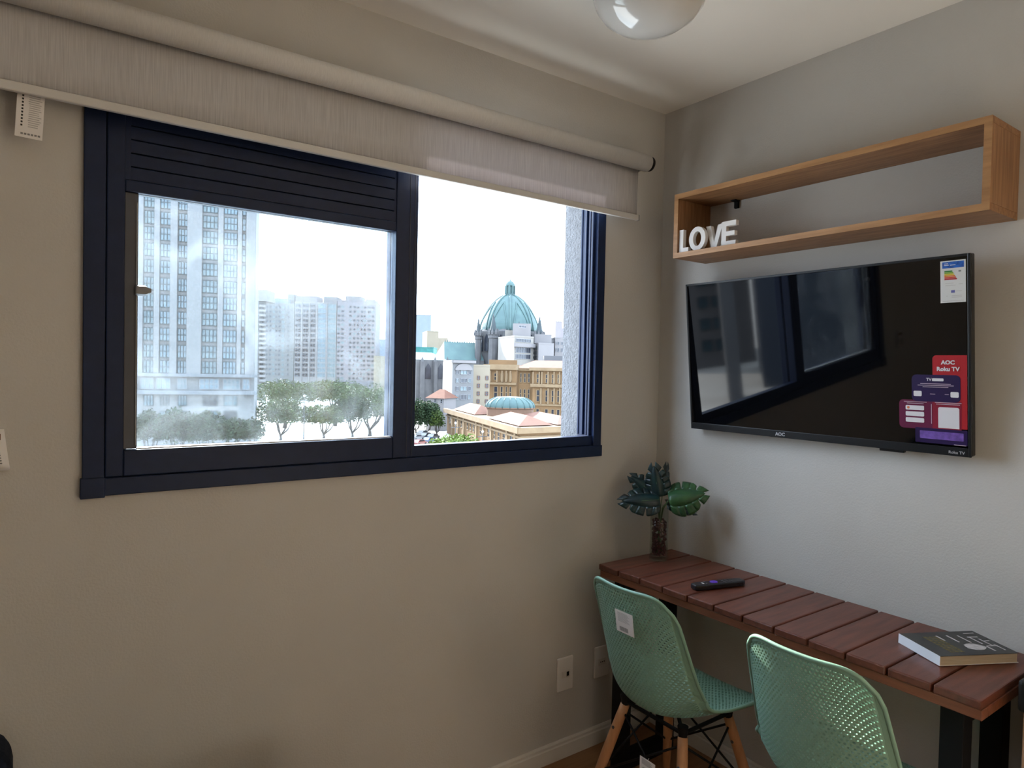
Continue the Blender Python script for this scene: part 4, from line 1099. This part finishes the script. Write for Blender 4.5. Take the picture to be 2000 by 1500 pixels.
for px, ya, yb, wpx in ((933, 619, 650, 6), (962, 612, 648, 8.5), (1052, 617, 652, 8.5), (1012, 628, 652, 6)):
    dd = CD - 18 if 940 < px < 1040 else CD - 12
    p = F(px, dd); z = lambda y: zat(px, y, dd) - GZ; k_ = dd / FPX; wr = wpx * k_
    pn = empty('x', (0, 0, 0)); bpy.data.objects.remove(pn)
    b = MB(); b.lathe([(wr * 1.05, z(720)), (wr * 1.05, z(yb + 14)), (wr * 1.25, z(yb + 12)), (wr * 1.1, z(yb + 4))], 8, c=(p.x - cc.x, p.y - cc.y, 0))
    tu = b.build('turret', M_stone, ca)
    b = MB(); b.lathe([(wr, z(yb + 4)), (wr * 0.85, z(yb)), (0.1, z(ya))], 8, c=(p.x - cc.x, p.y - cc.y, 0)); b.build('spire', M_slate, tu)
    for j in range(8):
        a = j * math.pi / 4; b = MB(); b.lathe([(0.75, z(yb + 6)), (0.75, z(yb + 1)), (0.05, z(yb - 7))], 4, c=(p.x - cc.x + wr * 1.1 * math.cos(a), p.y - cc.y + wr * 1.1 * math.sin(a), 0)); b.build('gablet', M_stone, tu)
# nave: long copper roof and stone walls in front-left of the dome
NA, NB = F(868, 292), F(945, 300)
def rel(p): return (p.x - cc.x, p.y - cc.y)
t_, n_ = facade_axes(NA, NB); n2 = Vector((n_.x, n_.y))
ze, zr = zat(905, 703, 294) - GZ, zat(905, 668, 300) - GZ
a0, b0, a1, b1 = rel(NA), rel(NB), rel(NA - n2 * 16), rel(NB - n2 * 16)
ra_, rb2 = rel(NA - n2 * 8 + Vector((t_.x, t_.y)) * 2.5), rel(NB - n2 * 8)
b = MB(); b.add([(*a0, ze), (*b0, ze), (*b1, ze), (*a1, ze), (*ra_, zr), (*rb2, zr)], [(0, 1, 5, 4), (2, 3, 4, 5), (3, 0, 4), (1, 2, 5), (3, 2, 1, 0)])
nr = b.build('nave_roof', M_copper, ca)
b = MB(); b.prism([a0, b0, b1, a1], 0, ze); b.build('nave_wall', M_stone, ca)
for k in range(14):
    t = (k + 0.5) / 14; p = Vector(ra_).lerp(Vector(rb2), t); b = MB(); b.cyl((p.x, p.y, zr - 0.2), (p.x, p.y, zr + 0.9), 0.25, 0.1, 6); b.build('finial', M_copper, nr)
SA, SB = F(813, 268), F(874, 276); t_, n_ = facade_axes(SA, SB); n2 = Vector((n_.x, n_.y))
zs = zat(845, 703, 272) - GZ
b = MB(); b.prism([rel(SA), rel(SB), rel(SB - n2 * 14), rel(SA - n2 * 14)], 0, zs); b.build('aisle_wall', M_stone, ca)
b = MB(); s0, s1, s2, s3 = rel(SA), rel(SB), rel(SB - n2 * 14), rel(SA - n2 * 14); zz_ = zat(845, 688, 280) - GZ
b.add([(*s0, zs), (*s1, zs), (*s2, zz_), (*s3, zz_), (*s2, zs), (*s3, zs)], [(0, 1, 2, 3), (1, 4, 2), (0, 3, 5), (3, 2, 4, 5)]); b.build('aisle_roof', M_copper, ca)
for px in (836, 861):
    p = hit(px, 725, SA, SB); hh = 30 * 272 / FPX; mb = MB()
    pr = [(-1.3, -hh / 2), (1.3, -hh / 2), (1.3, hh * 0.2), (0, hh / 2), (-1.3, hh * 0.2)]
    mb.add([(x, -0.15, z) for x, z in pr] + [(x, 0.1, z) for x, z in pr], [tuple(range(5)), tuple(range(9, 4, -1))] + [((k + 1) % 5, k, 5 + k, 5 + (k + 1) % 5) for k in range(5)])
    put(ca, mb.mesh('lancet', M_pane2), p, SA, SB, 'lancet')
for px in (823, 848, 872):
    p = hit(px, 725, SA, SB); mb = MB(); mb.box(-0.7, 0.7, -1.6, 0.1, GZ, zat(px, 706, 272)); mb.lathe([(0.8, zat(px, 706, 272)), (0.05, zat(px, 697, 272))], 4, c=(0, -0.7, 0))
    put(ca, mb.mesh('buttress', M_stone), (p.x, p.y, 0), SA, SB, 'buttress')

# ---- white blocks in front of the dome
def corner_block(name, label, pL, DL, pC, DC, pR, DR, ytop, m, mside=None):
    a, c, r = F(pL, DL), F(pC, DC), F(pR, DR); d = a + r - c
    rt = building(name, label, [a, c, r, d], zat(pC, ytop, DC), m); return rt, a, c, r
M_cw = mat('block_sunlit_cream', (0.66, 0.60, 0.52), 0.9, var=0.04, scale=0.3)  # pale colour stands in for sun on the block's left face
rt, a, c, r = corner_block('white_block', 'cream and white apartment block with terraces right below the dome', 972, 284, 1003, 266, 1041, 274, 658, M_cw)
block(rt, 1000, 1035, 632, 660, 274, 8, 'penthouse', M_conc); block(rt, 985, 1003, 645, 660, 280, 8, 'penthouse_wing', M_cw)
wins(rt, c, r, [(1007, 1036)], [(662, 668), (679, 689), (692, 701)], 1020, M_pane2, M_mullw, 6, 1, 0.12)
wins(rt, c, r, [(1013, 1027)], [(636, 640)], 1020, M_pane2, M_mullw, 3, 1, 0.12)
mb = MB(); lx = (r - c).length; mb.box(-lx / 2, lx / 2, -1.2, 0.1, hit(1020, 678, c, r).z, hit(1020, 671, c, r).z); put(rt, mb.mesh('terrace', M_conc), ((c.x + r.x) / 2, (c.y + r.y) / 2, 0), c, r, 'terrace')
rt, a, c, r = corner_block('white_block', 'grey-white block with a blank wall beside the terraced block', 1042.5, 280, 1051, 271, 1081, 276, 672, M_conc)
block(rt, 1043, 1076, 653, 676, 279, 7, 'upper_storey', M_conc)
wins(rt, a, c, [(1042.5, 1044.5), (1046.5, 1049)], rows_at(680, 9, 3, 5), 1046, M_pane2, M_mull, 1, 1, 0.1)
q = quad(1083, 282, 1160, 284, 12); rt = building('white_block', 'long white block with flat roof at the far right of the view', q, zat(1090, 661, 280), M_conc)
wins(rt, q[0], q[1], [(1085, 1087), (1089, 1092), (1096, 1099), (1104, 1107)], [(668, 673), (680, 687)], 1090, M_pane2, M_mullw, 1, 1, 0.1)

# ---- old town houses
rt, a, c, r = corner_block('town_house', 'narrow grey town house with white side wall and arched gable', 866, 214, 884, 198, 925, 204, 707, M_greyw)
mb = MB(); lx = (r - c).length; mb.box(-lx / 2 - 0.3, lx / 2 + 0.3, -0.8, 0.1, hit(905, 709, c, r).z, hit(905, 704, c, r).z); put(rt, mb.mesh('cornice', M_conc), ((c.x + r.x) / 2, (c.y + r.y) / 2, 0), c, r, 'cornice')
wl = (Vector((c.x, c.y)) - Vector((a.x, a.y))).length; mb = MB(); mb.box(-wl / 2, wl / 2, -0.12, 0.05, GZ, zat(884, 707, 198)); put(rt, mb.mesh('side_wall', mat('white_sunlit_render', (0.72, 0.68, 0.62), 0.9, var=0.03, scale=0.3)), ((a.x + c.x) / 2, (a.y + c.y) / 2, 0), a, c, 'side_wall')  # white side wall with its sunlight put into the colour
wins(rt, c, r, [(890, 895), (899, 911), (914, 919)], [(724, 731), (739, 747), (755, 763), (771, 780)], 905, [M_pane2, M_pane3], M_mullw, 2, 1, 0.1)
mb = MB(); n = 10; pr = [(3.4 * math.cos(math.pi * k / n), 2.0 * math.sin(math.pi * k / n)) for k in range(n + 1)]
mb.add([(x, -0.4, z) for x, z in pr] + [(x, 0.1, z) for x, z in pr], [tuple(range(n, -1, -1)), tuple(range(n + 1, 2 * n + 2))] + [(k, k + 1, n + 2 + k, n + 1 + k) for k in range(n)])
put(rt, mb.mesh('gable_arch', M_conc), hit(905, 723, c, r), c, r, 'gable_arch')
q = quad(925, 214, 957, 216, 10); rt = building('beige_house', 'plain beige four storey house next to the grey town house', q, zat(940, 716, 215), M_cream)
wins(rt, q[0], q[1], [(932, 936.5), (948, 953)], rows_at(738, 15.3, 4, 7.5), 940, M_pane2, M_brick, 1, 2, 0.12)
A, B = F(836, 194), F(868, 192); t_, n_ = facade_axes(A, B); n2 = Vector((n_.x, n_.y)); mid = (A + B) / 2 - n2 * 4
rt = tag(empty('white_house', (mid.x, mid.y, GZ)), 'small white house with orange tiled hip roof behind the street trees', 'house')
lx = (B - A).length; ze = zat(857, 778, 193); zr = zat(857, 761, 193)
put(rt, MB().box(-lx / 2, lx / 2, 0, 8, GZ, ze).mesh('walls', M_conc), ((A.x + B.x) / 2, (A.y + B.y) / 2, 0), A, B, 'walls')
mb = MB(); e = 0.5; mb.add([(-lx / 2 - e, -e, ze), (lx / 2 + e, -e, ze), (lx / 2 + e, 8 + e, ze), (-lx / 2 - e, 8 + e, ze), (-0.8, 4, zr), (0.8, 4, zr)], [(0, 1, 5, 4), (2, 3, 4, 5), (3, 0, 4), (1, 2, 5), (3, 2, 1, 0)])
put(rt, mb.mesh('roof', M_tile), ((A.x + B.x) / 2, (A.y + B.y) / 2, 0), A, B, 'roof')
wins(rt, A, B, [(848, 852), (860, 864.5)], [(780, 787), (803, 811)], 860, M_pane2, M_mullw, 1, 2, 0.1)

# ---- ochre palace
q = quad(960, 232, 1165, 222, 26); A, B = q[0], q[1]
pal = building('ochre_palace', 'large ochre stone palace with pilasters, cornices and orange tiled roof', q, zat(1060, 722, 227), M_ochre, par=0)
t_, n_ = facade_axes(A, B)
def pal_box(p0, p1, y0, y1, dp, nm, m, back=0.2):
    a, c = hit(p0, (y0 + y1) / 2, A, B), hit(p1, (y0 + y1) / 2, A, B); pm = (p0 + p1) / 2
    lx = (Vector((c.x, c.y)) - Vector((a.x, a.y))).length
    mb = MB(); mb.box(-lx / 2, lx / 2, -dp, back, hit(pm, y1, A, B).z, hit(pm, y0, A, B).z)
    return put(pal, mb.mesh(nm, m), ((a.x + c.x) / 2, (a.y + c.y) / 2, 0), A, B, nm)
for p0, p1 in ((953, 1011), (1042, 1162)): pal_box(p0, p1, 722, 900, 2.2, 'pavilion', M_ochre)
pal_box(950, 1014, 712, 722, 3.2, 'cornice', M_ochre2); pal_box(1012, 1040, 719, 724, 0.9, 'cornice', M_ochre2); pal_box(1038, 1164, 719, 725, 3.2, 'cornice', M_ochre2)
pal_box(952, 1012, 747, 751, 3.0, 'balcony_band', M_ochre2); pal_box(1040, 1164, 751, 757, 3.0, 'balcony_band', M_ochre2)
pal_box(952, 1012, 782, 785, 2.7, 'string_course', M_ochre2); pal_box(1040, 1164, 790, 793, 2.7, 'string_course', M_ochre2)
for p0, y0, y1 in ((962, 724, 746), (975, 724, 746), (985, 724, 746), (993, 724, 746), (1001, 724, 746), (1045, 726, 750), (1057, 726, 750), (1062, 726, 750), (1074, 726, 750), (1085.5, 726, 750), (1096, 726, 750), (1108, 726, 750),
                   (1060, 758, 789), (1074, 758, 789), (1085.5, 758, 789), (1096.5, 758, 789)):
    pal_box(p0 - 1.3, p0 + 1.3, y0, y1, 2.9, 'pilaster', M_ochre2)
def pal_win(cols, rows, ref, dp):
    nn = Vector((n_.x, n_.y)) * dp
    wins(pal, A + nn, B + nn, cols, rows, ref, M_pane2, M_ochre2, 1, 2, 0.25)
pal_win([(965, 972), (978, 982.5), (987.5, 991), (995, 999)], [(729, 743), (755, 778)], 985, 2.25)
pal_win([(1047.5, 1054), (1065, 1071), (1077, 1083), (1088, 1094), (1099, 1106)], [(731, 748), (762, 785), (799, 822)], 1070, 2.25)
pal_win([(1015.5, 1019), (1023, 1027), (1031, 1035)], [(729, 747), (760, 778)], 1025, 0.1)
ctr = pal.location
ze, zr = zat(1050, 721, 225) - GZ, zat(1050, 704, 240) - GZ
def rp(v, k=0): return (v.x - ctr.x, v.y - ctr.y)
n2 = Vector((n_.x, n_.y)); RA, RBv = F(1003, 231), B
rr0, rr1, rr2, rr3 = rp(RA + n2 * 2), rp(RBv + n2 * 2), rp(RBv - n2 * 24), rp(RA - n2 * 24)
tv2 = Vector((t_.x, t_.y)); sgn = 1 if (RBv - RA).dot(tv2) > 0 else -1
rg0, rg1 = rp(RA - n2 * 10 + tv2 * sgn * 5), rp(RBv - n2 * 10)
b = MB(); b.add([(*rr0, ze), (*rr1, ze), (*rr2, ze), (*rr3, ze), (*rg0, zr), (*rg1, zr)], [(0, 1, 5, 4), (2, 3, 4, 5), (3, 0, 4), (1, 2, 5), (3, 2, 1, 0)]); b.build('roof', M_tile, pal)
block(pal, 955, 1010, 703, 713, 236, 12, 'attic', M_ochre); block(pal, 1062, 1098, 695, 706, 245, 10, 'attic', M_dgrey)

# ---- low ochre hall with the small green cupola
a, c, r = F(875, 187), F(1018, 131), F(1170, 141); d = a + r - c
ZE = -10.3
hall = building('ochre_hall', 'low ochre stone hall with cornices, tiled roofs and small green cupola', [a, c, r, d], ZE, M_ochre, par=0)
hc = hall.location
for (s, e) in ((a, c), (c, r)):
    lx = (e - s).length
    for z0, z1, dp in ((ZE - 0.9, ZE + 0.25, 0.9), (ZE - 1.9, ZE - 1.5, 0.35)):
        mb = MB(); mb.box(-lx / 2 - dp, lx / 2 + dp, -dp, 0.1, z0, z1); put(hall, mb.mesh('cornice', M_ochre2), ((s.x + e.x) / 2, (s.y + e.y) / 2, 0), s, e, 'cornice')
wins(hall, a, c, [(877.5, 881), (888.5, 892.5), (900, 903), (912, 915), (918, 921), (924, 927.5), (938, 941), (953, 957.5), (965, 968.5), (973, 977), (983, 988), (997, 1002)], [(836, 852)], 950, M_pane2, M_ochre2, 1, 2, 0.14)
for px in (884.5, 896, 907, 932, 945.5, 961, 992, 1008):
    p = hit(px, 845, a, c); mb = MB(); mb.box(-0.45, 0.45, -0.4, 0.1, GZ, ZE - 0.9); put(hall, mb.mesh('pilaster', M_ochre2), (p.x, p.y, 0), a, c, 'pilaster')
def hip(pts, zb_, zt_, nm):
    c0 = sum((Vector(p) for p in pts), Vector((0, 0))) / 4
    m1, m2 = (Vector(pts[0]) + Vector(pts[3])) / 2, (Vector(pts[1]) + Vector(pts[2])) / 2
    g0, g1 = m1.lerp(c0, 0.5), m2.lerp(c0, 0.5)
    b = MB(); b.add([(*pts[0], zb_), (*pts[1], zb_), (*pts[2], zb_), (*pts[3], zb_), (*g0, zt_), (*g1, zt_)], [(0, 1, 5, 4), (2, 3, 4, 5), (3, 0, 4), (1, 2, 5), (3, 2, 1, 0)])
    return b.build(nm, M_tile, hall)
hb = ZE - GZ + 0.2
def hp(u, v):
    p = c + (a - c) * u + (r - c) * v; return (p.x - hc.x, p.y - hc.y)
hip([hp(0.60, 0.06), hp(0.95, 0.06), hp(0.95, 0.42), hp(0.60, 0.42)], hb, hb + 2.0, 'roof')
hip([hp(0.06, 0.06), hp(0.42, 0.06), hp(0.42, 0.50), hp(0.06, 0.50)], hb, hb + 1.7, 'roof')
hip([hp(0.06, 0.55), hp(0.5, 0.55), hp(0.5, 0.95), hp(0.06, 0.95)], hb, hb + 1.4, 'roof')
dc = F(998, 166); kx = 166 / FPX
vx = Vector((_r.x, _r.y)); ang = math.atan2(vx.y, vx.x)
zq = lambda y: zat(998, y, 160) - GZ
cup = MB(); rx = 46 * kx
cup.lathe([(rx * 0.99, hb - 0.5), (rx * 0.99, zq(801)), (rx * 1.05, zq(800)), (rx * 1.05, zq(798))], 40, sy=0.72)
Mc = Matrix.Translation((dc.x - hc.x, dc.y - hc.y, 0)) @ Matrix.Rotation(ang, 4, 'Z')
cup.build('cupola_drum', mat('drum_terracotta', (0.46, 0.26, 0.16), 0.9, var=0.06, scale=0.4), hall, M=Mc)
cd_ = MB(); z0, z1 = zq(799), zq(779)
cd_.lathe([(rx * 1.04 * (1 - t ** 2.6 * 0.38), z0 + (z1 - z0) * t) for t in [k / 8 for k in range(9)]] + [(rx * 0.6, z1 + 0.15), (0.01, z1 + 0.4)], 40, sy=0.72)
co = cd_.build('cupola', M_copper, hall, M=Mc)
for k in range(20):
    t = k * math.pi / 10; b = MB(); b.tube([(rx * 1.05 * (1 - s ** 2.6 * 0.38) * math.cos(t), rx * 1.05 * (1 - s ** 2.6 * 0.38) * math.sin(t) * 0.72, z0 + (z1 - z0) * s) for s in (0, .25, .5, .75, 1)], 0.13, 5)
    b.build('rib', M_copper, co, True)

# ---- buildings only seen mirrored in the television
def AZ(deg, R): t = math.radians(deg); return Vector((CAM.x + R * math.sin(t), CAM.y + R * math.cos(t)))
q = [AZ(-47, 118), AZ(-54.2, 122), AZ(-54.2, 140), AZ(-47, 136)]
r_ = building('office_slab', 'pale office slab down the street, seen only mirrored in the television', q, 40, M_conc)
for k in range(13):
    for j, dg in enumerate((-49.2, -50.3, -51.4)):
        p = AZ(dg, 119.6); put(r_, win_mesh(1.6, 1.9, 2, 1, M_pane, M_mull, 0.1), (p.x, p.y, -13 + k * 3.8), q[0], q[1], 'window', 0.4)
q = [AZ(-51.3, 84), AZ(-52.4, 84), AZ(-52.4, 92), AZ(-51.3, 92)]
r_ = building('stair_tower', 'slender dark stair tower down the street, seen only mirrored in the television', q, 30, M_dgrey)
q = [AZ(-54.3, 96), AZ(-63, 100), AZ(-63, 120), AZ(-54.3, 116)]
r_ = building('dark_slab', 'broad blue-black slab down the street, seen only mirrored in the television', q, 46, mat('facade_navy', (0.05, 0.08, 0.14), 0.6, var=0.1, scale=0.2))

# ---- trees
def leaf_mat(nm, c1, c2):
    return mat(nm, c1, 0.7, col2=c2, scale=0.45, spec=0.2)
M_t1 = leaf_mat('foliage_green', (0.21, 0.30, 0.05), (0.08, 0.14, 0.04))
M_t2 = leaf_mat('foliage_dark', (0.085, 0.15, 0.05), (0.04, 0.08, 0.035))
M_t3 = leaf_mat('foliage_bright', (0.36, 0.50, 0.08), (0.18, 0.30, 0.05))
M_bark = mat('bark', (0.14, 0.11, 0.09), 0.9, var=0.2, scale=2)
def tree(px, yb, yt, hwpx, ycb, seed, m, label, nleaf=6000, base=None):
    """crown from pixel yt (top) down to ycb (underside); trunk foot on the square at pixel yb"""
    p = onz(px, yb, GZ) if base is None else base
    D = (p - CAM).dot(_f); k = D / FPX
    top, und = zat(px, yt, D) - GZ, zat(px, ycb, D) - GZ
    hw = hwpx * k * 1.18; rnd = random.Random(seed)
    rt = tag(empty('street_tree', p), label, 'tree', 'trees in the square')
    hc_ = (top - und)
    lobes = []
    for i in range(17):
        a = i * 2.39996 + rnd.uniform(-0.3, 0.3); rr = hw * 0.74 * math.sqrt((i + 0.3) / 17)
        f = rr / hw
        lobes.append((Vector((rr * math.cos(a), rr * math.sin(a), und + hc_ * (0.50 - 0.22 * f + rnd.uniform(-0.05, 0.08)))), hw * rnd.uniform(0.27, 0.38), hc_ * rnd.uniform(0.30, 0.42)))
    b = MB(); ls = max(0.35, 2.6 * k)
    for i in range(nleaf):
        c, rh, rv = lobes[i % len(lobes)]
        z = rnd.uniform(-0.75, 1); a = rnd.random() * 6.283; q = math.sqrt(1 - z * z); s = rnd.uniform(0.72, 1.04)
        o = c + Vector((rh * q * math.cos(a) * s, rh * q * math.sin(a) * s, rv * z * s))
        if o.z > top: o.z = top - rnd.random() * 0.4
        d1 = Vector((rnd.gauss(0, 1), rnd.gauss(0, 1), rnd.gauss(0, 0.6))).normalized() * ls * rnd.uniform(0.5, 1.0)
        d2 = d1.cross(Vector((rnd.gauss(0, 1), rnd.gauss(0, 1), rnd.gauss(0, 1)))).normalized() * ls * rnd.uniform(0.3, 0.6)
        b.add([o - d1, o - d2, o + d1, o + d2], [(0, 1, 2, 3)])
    b.build('foliage', m, rt)
    b = MB()
    tr = max(0.22, hw * 0.045); fork = und * 0.35
    b.tube([(0, 0, 0), (0.1, 0, fork * 0.5), (0, 0.1, fork)], [tr * 1.3, tr, tr * 0.9], 8); b.build('trunk', M_bark, rt, True)
    for i in range(6):
        a = i * 1.05 + rnd.random(); c, rh, rv = lobes[(i * 3 + 1) % len(lobes)]
        b = MB(); b.tube([(0, 0.05, fork * 0.95), ((c.x + math.cos(a) * 0.5) * 0.35, (c.y + math.sin(a) * 0.5) * 0.35, und * 0.75), (c.x * 0.8, c.y * 0.8, c.z)], [tr * 0.6, tr * 0.45, tr * 0.2], 6); b.build('branch', M_bark, rt, True)
    return rt
tree(556, 836, 731, 64, 795, 1, M_t1, 'large dark-crowned tree at the back of the square beside the stone tower')
tree(548, 861, 772, 45, 832, 2, M_t1, 'umbrella-shaped tree with forked trunk standing alone on the pale paving')
tree(655, 832, 733, 56, 790, 3, M_t1, 'tall tree behind the street lamp in the square')
tree(632, 858, 782, 44, 832, 4, M_t1, 'lower rounded tree right beside the street lamp in the square')
tree(722, 853, 743, 62, 815, 5, M_t1, 'widest tree of the square, next to the window post')
tree(688, 856, 768, 42, 826, 6, M_t2, 'tree with many thin stems between the widest and the lower rounded tree')
tree(766, 850, 770, 40, 820, 7, M_t1, 'tree half hidden by the dark window post')
for i, (px, yb, yt, hw) in enumerate(((292, 872, 792, 36), (345, 874, 785, 38), (400, 874, 790, 38), (452, 872, 806, 34), (492, 868, 812, 22))):
    tree(px, yb, yt, hw, yb - 6, 20 + i, M_t2, ['dark tree under the first window column of the stone tower', 'dark tree in front of the stone tower beneath its broad pier', 'dark tree in front of the stone tower beneath the wide windows',
         'dark tree before the corner of the stone tower', 'small dark tree at the edge of the stone tower and the pale paving'][i], 3000, base=Vector((*F(px, 112), GZ)))
tree(833, 848, 772, 27, 836, 30, M_t2, 'dark street tree between the window post and the small white house')
tree(812, 846, 768, 22, 832, 31, M_t2, 'dark tree against the window post above the parked cars', 1500)
tree(853, 850, 792, 15, 838, 32, M_t1, 'slim green tree touching the small white house', 1200)
bp = CAM + ray(892, 864) * 100; bp.z = GZ
tree(892, 0, 838, 52, 905, 33, M_t3, 'bright yellow-green tree in front of the ochre hall', 3600, base=Vector((bp.x, bp.y, GZ)))

# ---- street lamps
def street_lamp(px, yb, yt, label):
    p = onz(px, yb, GZ); D = (p - CAM).dot(_f); h = zat(px, yt, D) - GZ
    s = tag(empty('street_lamp', p), label, 'street lamp', 'lamps around the square')
    b = MB(); b.cyl((0, 0, 0), (0, 0, h), 0.14, 0.09, 8); b.build('pole', M_dgrey, s)
    b = MB(); b.lathe([(0.05, h - 0.05), (0.22, h + 0.06), (0.27, h + 0.25), (0.16, h + 0.44), (0.02, h + 0.5)], 10); b.build('globe', M_wht, s, True)
    b = MB(); b.box(-1.2, 1.2, -0.06, 0.06, h - 0.9, h - 0.75); b.build('cross_arm', M_dgrey, s)
street_lamp(593, 862, 775, 'tall street lamp among the trees of the square')
street_lamp(889, 866, 828, 'street lamp in front of the ochre hall near its far corner')
street_lamp(942, 884, 845, 'street lamp in front of the ochre hall behind the bright tree')

# ---- cars
def car(px, py, rz, m, label):
    p = onz(px, py, GZ); cr_ = tag(empty('parked_car', p, rz), label, 'car', 'cars parked by the square')
    b = MB(); pr = [(-2.1, 0.35), (2.1, 0.35), (2.15, 0.75), (1.3, 0.92), (0.75, 1.42), (-1.0, 1.45), (-1.75, 0.95), (-2.15, 0.9)]; n = len(pr)
    vs = [(x, -0.85 + 0.1 * (z > 1.2), z) for x, z in pr] + [(x, 0.85 - 0.1 * (z > 1.2), z) for x, z in pr]
    b.add(vs, [tuple(range(n)), tuple(reversed(range(n, 2 * n)))] + [((k + 1) % n, k, n + k, n + (k + 1) % n) for k in range(n)]); b.build('body', m, cr_)
    for s in (-1, 1):
        b = MB(); b.add([(-1.35, s * 0.84, 0.95), (1.0, s * 0.84, 0.95), (0.65, s * 0.79, 1.36), (-0.95, s * 0.79, 1.38)], [(0, 1, 2, 3) if s < 0 else (3, 2, 1, 0)]); b.build('side_window', M_pane2, cr_)
    b = MB(); b.add([(1.27, -0.7, 0.97), (1.27, 0.7, 0.97), (0.82, 0.66, 1.40), (0.82, -0.66, 1.40)], [(0, 1, 2, 3)]); b.build('windscreen', M_pane2, cr_)
    for x in (-1.35, 1.35):
        for y in (-0.8, 0.8):
            b = MB(); b.cyl((x, y - 0.1, 0.33), (x, y + 0.1, 0.33), 0.33, n=14); b.build('wheel', M_black, cr_)
for i, (px, py, rz, c) in enumerate(((814, 860, 0.4, (0.55, 0.55, 0.57)), (833, 856, 0.5, (0.05, 0.06, 0.09)), (819, 870, 0.5, (0.45, 0.07, 0.06)), (840, 865, 0.4, (0.10, 0.20, 0.42)), (826, 851, 0.5, (0.6, 0.6, 0.6)), (846, 858, 0.6, (0.06, 0.06, 0.07)))):
    car(px, py, rz, mat('car_paint%d' % i, c, 0.3, coat=0.5), ['silver car parked beside the window post', 'black car parked in the middle of the row by the square', 'dark red car parked in front of the silver car',
        'blue car parked next to the bright tree', 'pale car parked below the dark street trees', 'black car parked beside the small white house'][i])
